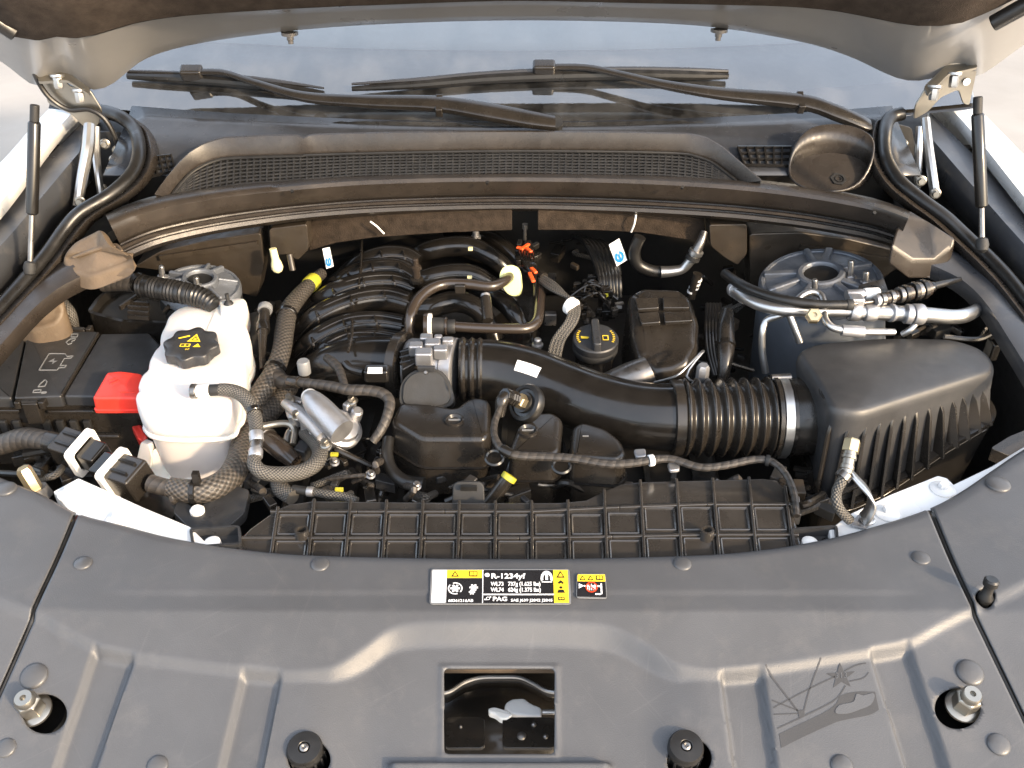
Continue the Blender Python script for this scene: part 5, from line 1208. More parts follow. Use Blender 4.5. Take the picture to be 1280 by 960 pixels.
clampring('post', t, (610, 401, .012), (607, 372, .03), 14, 'satin_black'); clampring('post_cap', t, (607, 372, .03), (606.6, 368, .033), 12, 'alu_cast')
# ---- orange clips and their wires
t = thing('orange_connector', 'cluster of black connectors with orange lock tabs behind the green pad', 'connector', PZ(655, 330, 0))
rnd = random.Random(3)
for k in range(16):
    px, py = 655 + rnd.uniform(-16, 18), 318 + rnd.uniform(-14, 26); c = PZ(px, py, .0 + rnd.uniform(0, .025)); a = rnd.uniform(0, 3)
    mk('plug', B().box(c, Vector((math.cos(a), math.sin(a), .2)) * .007, Vector((-math.sin(a), math.cos(a), 0)) * .004, (0, 0, .005)), 'gloss_black', t, bevel=.001)
for a, c_ in (((651, 312), (661, 305)), ((658, 310), (664, 315)), ((662, 341), (667, 352)), ((646, 309), (655, 311)), ((664, 335), (670, 341))): mk('lock_tab', B().bar(PZ(*a, .034), PZ(*c_, .034), .006, .004), 'orange_plastic', t, bevel=.001)
mk('pin', B().lathe([(.003, 0), (.003, .02), (.005, .021), (.005, .03)], PZ(656, 300, .02), (0, 0, 1), 10), 'steel_dark', t)
for k in range(6): mk('wire', B().tube(pts([(648 + k * 4, 312, .03), (652 + k * 3, 322 + k, .038), (660 + k * 2, 334, .034), (668, 350 + k * 4, .02)]), .0016, 6, True, 5), 'gloss_black', t)
t = thing('sensor_wires', 'bundle of ribbed black wires with white tape dropping beside the oil cap', 'wires', PZ(700, 400, 0))
for k in range(4): hose('wire', [(672 + k, 343 + k * 3, .02, 5), (690, 352 + k * 3.4, .024, 5), (706 + k * 2.6, 368 + k * 2, .022, 5), (713 + k * 3.4, 384, .018, 5), (708 + k * 4, 402, .01, 5), (692 + k * 4.4, 424, -.01, 5), (686 + k * 4.4, 446, -.03, 5), (684 + k * 4.6, 462, -.05, 5)], 'braid_fine', t, 8, 8)
clampring('white_tape', t, (711, 381, .02), (717, 385, .019), 23, 'white_plastic'); clampring('connector', t, (670, 341, .02), (680, 347, .022), 13, 'satin_black')
t = thing('wire_bundle', 'thick striped bundle of black conduits rising behind the oil cap', 'wires', PZ(750, 340, -.05))
for k in range(7): hose('conduit', [(716 + k * 6, 296 + k, -.02, 6), (730 + k * 5.6, 303 + k * 1.2, .0, 6.4), (741 + k * 5.0, 322 + k, .008, 6.6), (749 + k * 4.2, 345 + k * .6, .006, 6.4), (752 + k * 3.8, 372, -.02, 6)], 'rubber', t, 10, 8, corr(.004, .07))
t = thing('coil_connectors', 'stack of small black connectors and wires left of the dark cover', 'connector', PZ(745, 385, -.03))
rnd = random.Random(8)
for k in range(22):
    px, py = rnd.uniform(716, 775), rnd.uniform(350, 396); c = PZ(px, py, -.03 + rnd.uniform(0, .03)); a = rnd.uniform(-.3, .3)
    mk('plug', B().box(c, Vector((math.cos(a), math.sin(a), .1)) * rnd.uniform(.004, .010), Vector((-math.sin(a), math.cos(a), 0)) * .005, (0, 0, rnd.uniform(.004, .012))), rnd.choice(['gloss_black', 'satin_black']), t, bevel=.001)
for k in range(9): mk('wire', B().tube(pts([(rnd.uniform(700, 730), rnd.uniform(350, 380), -.01), (rnd.uniform(730, 750), rnd.uniform(350, 370), .01), (rnd.uniform(750, 775), rnd.uniform(360, 395), -.01)]), .0018, 6, True, 6), 'gloss_black', t)
for px, py in ((757, 369), (774, 384)): mk('tab', B().box(PZ(px, py, .0), (.004, 0, 0), (0, .002, 0), (0, 0, .002)), 'yellow_tape' if px < 760 else 'alu_cast', t)
mk('ground_clip', B().box(PZ(688, 398, -.01), (.009, 0, 0), (0, .006, 0), (0, 0, .010)), 'steel_dark', t, bevel=.001)
# ---- oil cap
oc = thing('oil_cap', 'round black oil filler cap with yellow print and a raised grip bar', 'cap', PZ(744, 470, -.06)); o = PZ(744.5, 424, -.008); ax = Vector((0, -.12, 1)).normalized()
mk('neck', B().lathe([(.030, -.07), (.028, -.018)], o, ax, 32), 'satin_black', oc); mk('ring', B().lathe([(.033, -.022), (.0345, -.018), (.0345, -.012), (.033, -.009)], o, ax, 40), 'matte_black', oc)
mk('disc', B().lathe([(.0335, -.010), (.0345, -.004), (.0345, .001), (.033, .003), (.030, .0035), (.0005, .0038)], o, ax, 48), 'box_plastic', oc)
x = Vector((1, 0, 0)); y = ax.cross(x).normalized()
mk('grip', B().pillow(roundpoly([o + ax * .017 + x * a + y * c_ for a, c_ in ((-.006, -.031), (.006, -.031), (.006, .030), (-.006, .030))], .004), .015, .003), 'box_plastic', oc, bevel=0)
cf = lambda a, c_, l=0.0: o + ax * (.0046 + l) + x * a + y * c_
for L in ([(-.022, -.004), (-.012, -.004), (-.010, -.0005), (-.015, .001), (-.0225, .002)], [(.010, -.008), (.019, -.008), (.019, .004), (.010, .004)]):
    mk('print', B().poly([cf(*p) for p in L]), 'print_yellow', oc, fix=False)
mk('print', B().poly([cf(a, c_, .0004) for a, c_ in ((.0115, -.0065), (.0175, -.0065), (.0175, .0015), (.0115, .0015))]), 'print_black', oc, fix=False)
for s, a0, a1 in ((-1, 150, 205), (1, -25, 30)):
    for k in range(7):
        a = R(a0 + (a1 - a0) * k / 6); mk('print', B().poly([cf(math.cos(a + d) * r_, math.sin(a + d) * r_) for r_, d in ((.0255, -.035), (.0290, -.035), (.0290, .035), (.0255, .035))]), 'print_yellow', oc, fix=False)
# ---- dark moulded cover on the right bank
dc = thing('engine_cover', 'glossy brownish black moulded cover with grooves, right of the oil cap', 'cover', PZ(830, 440, -.05))
O = roundpoly(pts([(785, 366, .03), (802, 357, .036), (850, 359, .036), (867, 371, .028), (875, 400, .012), (874, 430, -.008), (862, 450, -.016), (845, 458, -.022), (818, 462, -.026), (797, 446, -.018), (789, 420, -.004)]), .008)
mk('shell', B().pillow(O, .10, .016, .004, 6), 'satin_black', dc, ang=60)
for L in ([(793, 372), (822, 371), (824, 384), (797, 386)], [(828, 371), (858, 372), (862, 384), (829, 384)], [(797, 391), (823, 389), (826, 402), (802, 404)], [(829, 389), (863, 389), (866, 400), (831, 402)]):
    P = roundpoly(pts([(a, c_, .026 - (c_ - 366) * .00045 + .010) for a, c_ in L]), .003); mk('raised_pad', B().pillow(P, .006, .002), 'satin_black', dc)
t = thing('silver_cylinder', 'dull metallic cylinder lying at an angle below the dark cover', 'cylinder', PZ(790, 475, -.05)); hose('barrel', [(762, 487, -.05, 44), (790, 474, -.03, 44), (812, 464, -.02, 40)], 'steel_dark', t, 4, 26)
tag(mk('wire_bracket', B().tube(pts([(818, 478, -.02), (845, 470, -.0), (862, 455, .01), (880, 438, .01), (858, 470, -.01), (885, 482, -.02)]), .0018, 8, True, 4), 'alu_pipe'), 'thin bright wire bracket behind the bellows', 'bracket')
tag(mk('grey_stud', B().lathe([(.009, -.02), (.009, .012), (.007, .016)], PZ(878, 468, .0), (0, 0, 1), 6), 'alu_cast', ang=25), 'grey hex stud standing behind the bellows', 'stud')

# ================================================================== intake tube, bellows
it = thing('intake_tube', 'glossy black air intake tube sweeping from throttle body to bellows', 'intake tube', PZ(700, 520, -.08))
AX = [(576, 462, -.022, 74), (590, 462, -.022, 76), (625, 464, -.024, 77), (665, 474, -.028, 78), (705, 490, -.034, 79), (745, 505, -.038, 80), (785, 516, -.040, 82), (820, 521, -.040, 84), (852, 522, -.040, 87)]
hose('tube', AX, 'gloss_black', it, 8, 44)
for x0, w in ((575, 82), (586, 81), (596, 80)): hose('ring', [(x0, 462, -.022, w - 5), (x0 + 3, 462, -.022, w), (x0 + 5, 462, -.022, w), (x0 + 8, 462, -.022, w - 5)], 'satin_black', it, 1, 44)
BX = [(846, 522, -.040, 96), (852, 522, -.040, 100), (970, 521, -.040, 100)]
P, r_ = W([(848, 522, -.04, 92), (880, 522, -.04, 92), (925, 521.5, -.04, 93), (966, 521, -.04, 94)])
n_ = 140; Q = resample(P, n_); L_ = (P[-1] - P[0]).length
rr_ = [(r_[0] + (r_[-1] - r_[0]) * i / (n_ - 1)) * (1 + .075 * (1 - 2 * abs(math.sin(math.pi * 8 * i / (n_ - 1) + math.pi / 2)) ** 1.6)) for i in range(n_)]
bl = mk('bellows', B().tube(Q, rr_, 44, True), 'satin_black', it, ang=70)
clampring('collar', it, (838, 522, -.04), (852, 522, -.04), 97, 'satin_black')
clampring('band', it, (962, 521, -.04), (968, 521, -.04), 106, 'satin_black')
clampring('hose_clamp', it, (968, 521, -.04), (981, 521, -.04), 104, 'alu_pipe'); mk('clamp_screw', B().tube(pts([(964, 473, .012), (988, 472, .012)]), .006, 12), 'steel_dark', it)
# barcode sticker (plain), laid on the tube
def tubepatch(c0, c1, a0, a1, lift):
    P = cr([(*PZ(*a[:3]), mpp(PZ(*a[:3])) * a[3] / 2) for a in AX], 8); n = len(P); rows_ = []
    for i in range(int(c0 * n), int(c1 * n) + 1):
        p = Vector(P[i][:3]); tg = (Vector(P[i + 1][:3]) - Vector(P[i - 1][:3])).normalized(); up = Vector((0, -.2, 1)); up = (up - tg * up.dot(tg)).normalized(); sd = up.cross(tg).normalized()
        rows_.append([p + (up * math.cos(a) + sd * math.sin(a)) * (P[i][3] * 1.0 + lift) for a in [R(a0 + (a1 - a0) * k / 8) for k in range(9)]])
    return rows_
t = tag(mk('white_sticker', B().loft(tubepatch(.335, .43, -36, -16, .0012)), 'print_white', fix=True, ang=60), 'small white sticker on the intake tube', 'sticker')
# ---- throttle body
tb = thing('throttle_body', 'silver cast throttle body with a black motor cover', 'throttle body', PZ(540, 490, -.06))
clampring('flange', tb, (497, 456, -.028), (510, 457, -.026), 84, 'satin_black'); clampring('housing', tb, (510, 458, -.026), (560, 461, -.023), 72, 'alu_cast'); clampring('lip', tb, (556, 461, -.023), (572, 462, -.022), 80, 'alu_cast')
for px, py, s in ((520, 436, .010), (533, 425, .009), (541, 433, .011), (551, 440, .010), (530, 446, .012), (560, 428, .008), (548, 423, .006)):
    mk('casting_boss', B().box(PZ(px, py, .022), (s, 0, 0), (0, s * .8, 0), (0, 0, s * .9)), 'alu_cast', tb, bevel=.003, seg=3)
mk('connector_block', B().pillow(roundpoly(pts([(500, 437, .014), (518, 430, .016), (522, 452, .01), (502, 462, .004)]), .003), .05, .003), 'satin_black', tb)
for k in range(3): mk('rib', B().bar(PZ(500, 441 + k * 7, .012 - k * .003), PZ(520, 436 + k * 7, .014 - k * .003), .003, .004), 'gloss_black', tb)
O = [(500, 506, -.02), (500, 484, .0), (506, 472, .008), (518, 463, .014), (534, 460, .016), (550, 463, .014), (560, 473, .008), (565, 486, .0), (567, 504, -.02), (550, 512, -.03), (518, 512, -.03)]
P = [Vector(p) for p in cr(pts(O), 3, True)]; n_ = Vector((0, -.72, .69))
mc = mk('motor_cover', B().rings([[p - n_ * .03 for p in P], [p - n_ * .004 for p in P], P]), 'matte_black', tb, bevel=.002)
c = sum(P, Vector()) / len(P); P2_ = [c + (p - c) * .86 + n_ * .003 for p in P]
mk('cover_plate', B().rings([[p - n_ * .003 for p in P2_], P2_]), 'matte_black', mc, bevel=.001); mk('clip', B().box(PZ(533, 461, .02), (.012, 0, 0), (0, .003, 0), (0, 0, .004)), 'box_plastic', mc, bevel=.001)
mk('screw', B().lathe([(.003, 0), (.002, .0015)], c + n_ * .004 + Vector((0, .0, .025)), n_, 12), 'steel_dark', mc)
# ---- resonator boxes
def resonator(lab, O, z, drop, plug, seam):
    t = thing('resonator', lab, 'resonator', sum(pts([(a, c_, z - drop) for a, c_ in O]), Vector()) / len(O), 'resonator boxes below the intake tube')
    P = roundpoly(pts([(a, c_, z) for a, c_ in O]), .010, 4)
    mk('box', B().pillow(P, drop * .48, .009, .002, 6), 'satin_black', t, ang=60)
    mk('lower_box', B().pillow(inset(P, -.0015, -drop * .5), drop * .5, .002, -.006), 'satin_black', t, ang=60)
    mk('seam', B().rings([inset(P, -.004, -drop * .50), inset(P, -.005, -drop * .48), inset(P, -.002, -drop * .47)], True, True), 'gloss_black', t)
    if plug:
        p = PZ(*plug, z + .0005); q = mk('plug', B().lathe([(.013, -.002), (.013, .002), (.011, .003), (.0095, .001), (.008, -.001), (.0005, -.001)], p, (0, 0, 1), 28), 'satin_black', t)
        mk('plug_web', B().box(p + Vector((0, .002, .0)), (.008, 0, 0), (0, .0012, 0), (0, 0, .001)), 'print_grey', q)
resonator('largest black resonator box, below the throttle body', [(499, 501), (540, 503), (570, 509), (580, 499), (594, 494), (613, 498), (613, 540), (606, 548), (526, 548), (487, 525)], -.012, .10, (568, 526), None)
resonator('middle black resonator box with a round plug, under the tube sensor', [(646, 532), (668, 514), (692, 513), (704, 522), (700, 561), (692, 568), (638, 567), (637, 556)], -.016, .09, (660, 539), None)
resonator('smallest black resonator box without plug, nearest the bellows', [(712, 560), (715, 531), (728, 525), (758, 534), (777, 549), (784, 566), (774, 574), (714, 570)], -.018, .09, None, None)
mk('mould_mark', B().box(PZ(732, 545, -.0175), (.004, 0, 0), (0, .001, 0), (0, 0, .0005)), 'print_grey', [o for o in bpy.data.objects if o.name == 'resonator.002'][0])
# ---- sensor on the tube and its lead
t = thing('air_sensor', 'ribbed air temperature sensor plugged into a grommet on the intake tube', 'sensor', PZ(648, 503, .0)); o = PZ(655, 503, .004); ax = Vector((-.62, -.45, .62)).normalized()
mk('grommet', B().lathe([(.026, -.012), (.027, -.004), (.025, .0), (.020, .0015), (.019, -.001), (.015, -.001), (.014, .003), (.0005, .003)], o, ax, 36), 'rubber', t); mk('hex', B().lathe([(.0105, .003), (.0105, .012), (.009, .014), (.009, .018)], o, ax, 6), 'brass', t, ang=25)
for k in range(3): mk('rib', B().lathe([(.0095, .018 + k * .005), (.011, .0195 + k * .005), (.0095, .0215 + k * .005)], o, ax, 8), 'satin_black', t)
e = o + ax * .034; mk('plug', B().tube([o + ax * .03, o + ax * .042], [.0095, .0100], 8), 'gloss_black', t, bevel=.001); mk('boot', B().tube([o + ax * .038, o + ax * .044 + Vector((-.002, -.006, -.008)), o + ax * .044 + Vector((-.004, -.012, -.026))], [.008, .0085, .006], 12, True, 5), 'satin_black', t)
ld = thing('sensor_lead', 'taped wiring lead running from the tube sensor along the resonators to the right', 'wires', PZ(760, 578, -.02))
hose('lead', [(627, 505, .022, 8), (622, 518, .016, 8), (618, 530, .012, 9), (618, 545, .01, 9), (626, 560, .006, 11), (645, 569, .002, 11), (680, 571, .0, 11), (715, 573, .0, 11), (760, 580, -.002, 11), (790, 579, -.002, 11), (815, 575, .0, 11), (840, 574, .0, 10), (875, 584, -.002, 10), (905, 582, .0, 10), (940, 575, .004, 10), (962, 576, .004, 9), (980, 590, .0, 9), (992, 615, -.008, 9), (996, 645, -.015, 8)], 'tape_wrap', ld, 8, 10, corr(.012, .03))
clampring('tape', ld, (811, 576, 0), (817, 575, 0), 15, 'print_white'); clampring('tie', ld, (957, 575, .004), (962, 576, .004), 14, 'matte_black'); clampring('conduit', ld, (640, 568, .003), (627, 561, .006), 14, 'gloss_black')
for px, py in ((702, 582), (618, 572)): mk('clip_ring', B().lathe([(.012, -.004), (.013, 0), (.011, .002), (.009, 0)], PZ(px, py, -.02), (0, -.3, 1), 24), 'gloss_black', ld)
for px, py in ((800, 566), (842, 583)): mk('foil_clip', B().pillow(roundpoly(pts([(px - 8, py - 5, -.006), (px + 7, py - 6, -.006), (px + 8, py + 4, -.006), (px - 5, py + 5, -.006)]), .004), .004, .002), 'alu_cast', ld)
# ================================================================== silver valve, rail, small things on the left bank
vl = thing('silver_valve', 'bright cast silver valve with a stubby motor beside the throttle body', 'valve', PZ(400, 550, -.08))
dz = PZ(428, 534, -.030); dax = Vector((.42, -.25, .75)).normalized(); u = mpp(dz)
mk('housing_disc', B().lathe([(u * 20, -.03), (u * 25, -.014), (u * 27, -.010), (u * 27, -.002), (u * 25, 0), (u * 22, .001), (u * 20, .006), (u * 8, .010)], dz, dax, 36), 'alu_cast', vl)
P = pts([(387, 496, .012), (390, 500, .013), (400, 511, .008), (420, 532, -.004), (428, 540, -.008)])
mk('motor', B().tube(P, [u * 9, u * 13, u * 16, u * 17, u * 17], 28, True, 4), 'alu_cast', vl); d = (P[0] - P[1]).normalized(); mk('motor_tip', B().lathe([(u * 11, -.004), (u * 10, .003), (u * 6, .006)], P[0], d, 22), 'white_plastic', vl)
rnd = random.Random(5)
for px, py, s_ in ((360, 508, .008), (371, 504, .009), (381, 514, .009), (368, 518, .010), (384, 528, .011), (396, 540, .010), (437, 508, .009), (446, 516, .008), (404, 552, .008)):
    a = rnd.uniform(0, 3); q = PZ(px, py, -.026 + rnd.uniform(0, .01))
    if rnd.random() < .5: mk('casting', B().lathe([(s_ * 1.1, -s_ * 1.5), (s_, s_ * .5), (s_ * .7, s_ * .8)], q, (math.cos(a) * .4, -.3, 1), 16), 'alu_cast', vl)
    else: mk('casting', B().box(q, Vector((math.cos(a), math.sin(a), .2)) * s_, Vector((-math.sin(a), math.cos(a), 0)) * s_ * .6, (0, 0, s_)), 'alu_cast', vl, bevel=.003, seg=3)
mk('casting_arm', B().tube(pts([(356, 504, -.01), (368, 512, -.006), (384, 524, -.008), (402, 546, -.016)]), [.006, .009, .010, .008], 12, True, 5), 'alu_cast', vl)
for px, py in ((363, 500), (441, 502), (372, 521), (408, 556)): hexbolt('bolt', PZ(px, py, -.008), (-.2, -.2, 1), .005, .010, 'steel_zinc', vl)
rl = thing('taped_harness', 'taped wiring harness branching across in front of the throttle neck', 'wires', PZ(430, 490, 0))
hose('branch', [(362, 477, .0, 13), (385, 479, .006, 12), (409, 482, .01, 13), (435, 487, .012, 14), (460, 488, .012, 14), (478, 492, .01, 14), (487, 502, .004, 14), (484, 520, -.006, 13), (476, 538, -.018, 12), (466, 552, -.03, 11)], 'tape_wrap', rl, 8, 12, corr(.005, .03))
hose('branch', [(408, 447, .014, 10), (416, 453, .016, 12), (424, 462, .016, 11), (429, 476, .014, 10), (432, 486, .012, 10)], 'tape_wrap', rl)
clampring('connector', rl, (361, 477, .0), (374, 478, .004), 15, 'satin_black')
t = thing('black_connector', 'black plug with a white label on the throttle neck', 'connector', PZ(470, 467, 0)); mk('body', B().box(PZ(471, 467, .02), (.017, 0, 0), (0, .010, 0), (0, 0, .010)), 'gloss_black', t, bevel=.004, seg=3); mk('label', B().poly(pts([(460, 459, .0312), (478, 459, .0312), (478, 467, .0312), (459, 467, .0312)])), 'print_white', t); mk('tail', B().tube(pts([(455, 466, .018), (440, 462, .016), (432, 455, .016)]), .006, 10, True, 5), 'satin_black', t)
for px, py, lab in ((381, 462, 'grey capped post left of the throttle neck'),):
    t = thing('grey_post', lab, 'post', PZ(px, py, 0)); mk('cap', B().lathe([(.009, 0), (.009, .018), (.0075, .0205)], PZ(px, py + 4, .0), (0, 0, 1), 20), 'print_grey', t); mk('stem', B().lathe([(.006, -.03), (.006, .0)], PZ(px, py + 4, 0), (0, 0, 1), 14), 'satin_black', t)
O = roundpoly(pts([(566, 606, -.02), (572, 602, -.015), (600, 602, -.015), (605, 607, -.02), (606, 632, -.04), (565, 632, -.04)]), .004)
t = tag(mk('lifting_tab', B().extrude(O, (0, .006, -.004)), 'matte_black', bevel=.0015), 'grey slotted metal tab behind the middle of the air duct', 'tab'); mk('slot', B().box(PZ(586, 610, -.018), (.010, 0, 0), (0, .002, 0), (0, 0, .003)), 'deep_black', t)
t = thing('dipstick_tube', 'black tube with a yellow band leaning behind the air duct', 'tube', PZ(620, 620, -.05)); hose('tube', [(606, 632, -.07, 16), (622, 615, -.05, 18), (636, 596, -.03, 18)], 'satin_black', t); clampring('band', t, (634, 600, -.034), (638, 594, -.029), 20, 'yellow_tape')
ck = thing('loose_hose', 'black hose curving round the left end of the largest resonator', 'hose', PZ(500, 590, -.08)); hose('tube', [(486, 548, -.04, 15), (484, 568, -.05, 15), (490, 588, -.06, 16), (506, 602, -.065, 18), (530, 606, -.065, 20)], 'rubber', ck)
# tangle of looms filling the gaps low down
tg_ = thing('engine_looms', 'tangle of black looms and plugs low in front of the engine', 'wires', PZ(450, 590, -.12)); rnd = random.Random(21)
for x0, x1, y0, y1, n1 in ((405, 490, 555, 625, 22), (500, 720, 596, 630, 26), (690, 1000, 585, 625, 16), (300, 345, 590, 640, 8), (880, 940, 400, 480, 12), (680, 760, 300, 400, 8), (10, 130, 556, 600, 16), (985, 1050, 580, 640, 14), (300, 350, 380, 470, 8), (380, 440, 540, 580, 10), (205, 300, 615, 655, 10), (880, 930, 335, 400, 8), (1140, 1240, 400, 420, 8)):
    for k in range(n1):
        a, c_ = rnd.uniform(x0, x1), rnd.uniform(y0, y1); z = rnd.uniform(-.12, -.05)
        if k % 2: mk('loom', B().tube(pts([(a, c_, z), (a + rnd.uniform(-25, 25), c_ + rnd.uniform(-12, 12), z + .02), (a + rnd.uniform(-45, 45), c_ + rnd.uniform(-18, 18), z)]), rnd.uniform(.002, .006), 8, True, 6), rnd.choice(['gloss_black', 'rubber', 'satin_black', 'tape_wrap', 'braid_fine']), tg_)
        else:
            q = rnd.uniform(0, 3); s = rnd.uniform(.006, .016); mk('plug', B().box(PZ(a, c_, z), Vector((math.cos(q), math.sin(q), .2)) * s, Vector((-math.sin(q), math.cos(q), 0)) * s * .6, (0, 0, s * .6)), rnd.choice(['gloss_black', 'satin_black', 'matte_black', 'box_plastic', 'steel_dark', 'sunlit_dusty_plastic']), tg_, bevel=.0015)
for px, py in ((463, 594), (520, 608), (418, 578)): mk('bolt', B().lathe([(.007, 0), (.007, .002), (.0045, .003), (.0045, .008), (.003, .009)], PZ(px, py, -.05), (.2, -.4, 1), 10), 'steel_dark', tg_)
for px, py in ((418, 568), (424, 612)): mk('green_tab', B().box(PZ(px, py, -.04), (.005, 0, 0), (0, .002, 0), (0, 0, .002)), 'yellow_tape', tg_)
# paper tags with a blue emblem
for O, lab in (([(761, 306), (774, 298), (784, 325), (771, 333)], 'white tag with a blue emblem hanging at the right of the engine rear'), ([(403, 311), (412, 309), (417, 333), (408, 336)], 'white tag with a blue emblem hanging at the left of the engine rear')):
    P = [PY(a, c_, .70) for a, c_ in O]; t = tag(mk('paper_tag', B().extrude(P, (0, .0008, 0)), 'print_white'), lab, 'tag', 'paper tags with an emblem')
    q = lambda u, v: P[0].lerp(P[1], u).lerp(P[3].lerp(P[2], u), v) + Vector((0, -.0015, 0))
    A, C = [], []
    for k in range(17):
        a = R(200 + 320 * k / 16 - 90); A.append(q(.5 + .40 * math.cos(a), .68 - .24 * math.sin(a))); C.append(q(.5 + .22 * math.cos(a), .68 - .13 * math.sin(a)))
    mk('emblem', B().loft([A, C]), 'print_blue', t, fix=False); mk('emblem', B().poly([q(.42, .56), q(.42, .84), q(.58, .84), q(.58, .56)]), 'print_blue', t, fix=False)
# ================================================================== right side: tower, pipes, air box
tw = thing('strut_tower', 'cast strut tower top with radial spokes behind the air filter box', 'strut tower', PZ(1020, 440, -.1), 'strut towers')
tower(tw, 1026, 341, .045, .090, .026, (-.16, -.05, 1), 8, 'alu_dull', studs=((1018, 366, .022), (1063, 345, .026), (1082, 352, .016)))
bp = thing('firewall_box', 'dark brown moulded box under the right end of the cowl seal', 'box', PY(1020, 330, .72), 'boxes below the cowl seal')
mk('body', B().extrude(roundpoly([PY(a, c_, .74) for a, c_ in ((936, 292), (1000, 290), (1060, 298), (1118, 312), (1130, 330), (1100, 352), (1040, 350), (960, 372), (938, 380))], .01), (0, .05, 0)), 'sunlit_dusty_plastic', bp, bevel=.006, seg=3); mk('rib', B().bar(PY(1000, 308, .735), PY(1115, 325, .735), .006, .008), 'sunlit_dusty_plastic', bp)
t = thing('firewall_box', 'small brown box clipped under the seal right of the felt pad', 'box', PY(910, 330, .72), 'boxes below the cowl seal')
mk('body', B().extrude(roundpoly([PY(a, c_, .73) for a, c_ in ((886, 281), (934, 280), (934, 318), (922, 332), (905, 322), (888, 308))], .006), (0, .04, 0)), 'sunlit_dusty_plastic', t, bevel=.004, seg=3)
t = thing('firewall_box', 'brown moulded panel under the left end of the cowl seal', 'box', PY(250, 330, .72), 'boxes below the cowl seal')
mk('body', B().extrude(roundpoly([PY(a, c_, .74) for a, c_ in ((166, 334), (200, 314), (262, 300), (326, 291), (330, 330), (322, 372), (300, 366), (262, 350), (200, 338))], .008), (0, .05, 0)), 'sunlit_dusty_plastic', t, bevel=.006, seg=3); mk('rib', B().bar(PY(200, 322, .735), PY(322, 304, .735), .005, .008), 'sunlit_dusty_plastic', t)
t = thing('firewall_box', 'brown clip bracket with a pale bulb-like plug left of the felt pad', 'box', PY(360, 330, .72), 'boxes below the cowl seal')
mk('body', B().extrude(roundpoly([PY(a, c_, .73) for a, c_ in ((336, 286), (384, 280), (386, 312), (372, 326), (360, 318), (338, 320))], .006), (0, .04, 0)), 'sunlit_dusty_plastic', t, bevel=.004, seg=3)
mk('plug', B().lathe([(.006, .030), (.0065, .012), (.009, .004), (.010, -.004), (.007, -.010), (.002, -.013)], PY(346, 332, .70), (-.1, .1, 1), 20), 'cream_plug', t)
mk('stem', B().tube([PY(362, 318, .70), PY(366, 338, .69)], .005, 12), 'sunlit_dusty_plastic', t)
# heater hoses
t = thing('heater_hose', 'black heater hose with a silver quick connector below the right felt pad', 'hose', PY(830, 340, .68))
mk('hose', B().tube([PY(a, c_, .70) for a, c_ in ((800, 296), (793, 314), (797, 330), (812, 338), (828, 340))], .010, 14, True, 8), 'rubber', t); mk('fitting', B().tube([PY(a, c_, .695) for a, c_ in ((826, 340), (840, 339), (853, 336), (862, 327), (868, 318))], [.010, .009, .008, .008, .009], 14, True, 6), 'alu_pipe', t); mk('stem', B().tube([PY(868, 318, .695), PY(876, 302, .70), PY(880, 290, .71)], [.010, .007, .006], 12, True, 4), 'steel_dark', t)
for k in range(2): mk('ring', B().tube([PY(865 + k * 4, 324 - k * 7, .694), PY(867 + k * 4, 320 - k * 7, .694)], .012, 16), 'alu_pipe' if k else 'matte_black', t)
t = thing('side_connector', 'tall black plug with ribbed hoses left of the right strut tower', 'connector', PZ(905, 470, -.1))
hose('body', [(909, 390, .02, 16), (907, 410, .01, 22), (907, 436, -.006, 22), (906, 455, -.02, 18), (903, 475, -.04, 15)], 'satin_black', t); clampring('ring', t, (907, 428, .0), (907, 433, -.003), 25, 'gloss_black')
for k in range(5): hose('conduit', [(884 + k * 4, 380, -.02, 5), (882 + k * 4, 410, -.03, 5), (884 + k * 4, 440, -.05, 5), (892 + k * 3, 470, -.07, 5)], 'rubber', t, 8, 8)
t = thing('striped_hose', 'black hose with white print hanging beside the heater hose', 'hose', PY(866, 360, .69)); mk('tube', B().tube([PY(a, c_, .69) for a, c_ in ((872, 342), (868, 356), (864, 372))], .008, 12, True, 5), 'satin_black', t)
for k in range(4): mk('print', B().tube([PY(871.5 - k * 2, 348 + k * 5, .6905), PY(871 - k * 2, 350.5 + k * 5, .6905)], .0084, 12), 'print_white', t)
# refrigerant pipes
ac = thing('refrigerant_pipe', 'bright aluminium refrigerant pipe running right across the strut tower', 'pipe', PZ(1050, 390, .06))
hose('tube', [(914, 360, .06, 13), (930, 371, .065, 15), (950, 381, .068, 16), (977, 387, .07, 16), (1005, 388, .07, 15), (1056, 389, .07, 15), (1075, 390, .07, 15)], 'alu_pipe', ac); hose('tube', [(1068, 390, .07, 19), (1110, 391, .068, 20), (1151, 393, .066, 20), (1190, 396, .062, 19), (1210, 393, .058, 18), (1226, 384, .05, 15)], 'alu_pipe', ac)
for a, c_, w in (((1062, 389), (1074, 390), 24), ((1080, 391), (1094, 391), 22), ((1131, 392), (1140, 393), 25), ((1140, 393), (1153, 393), 27), ((1112, 391), (1116, 391), 23)): clampring('fitting', ac, (*a, .070), (*c_, .069), w, 'alu_cast')
for k in range(3): clampring('ring', ac, (917 + k * 6, 361 + k * 4, .061), (920 + k * 6, 363 + k * 4, .062), 20, 'alu_cast')
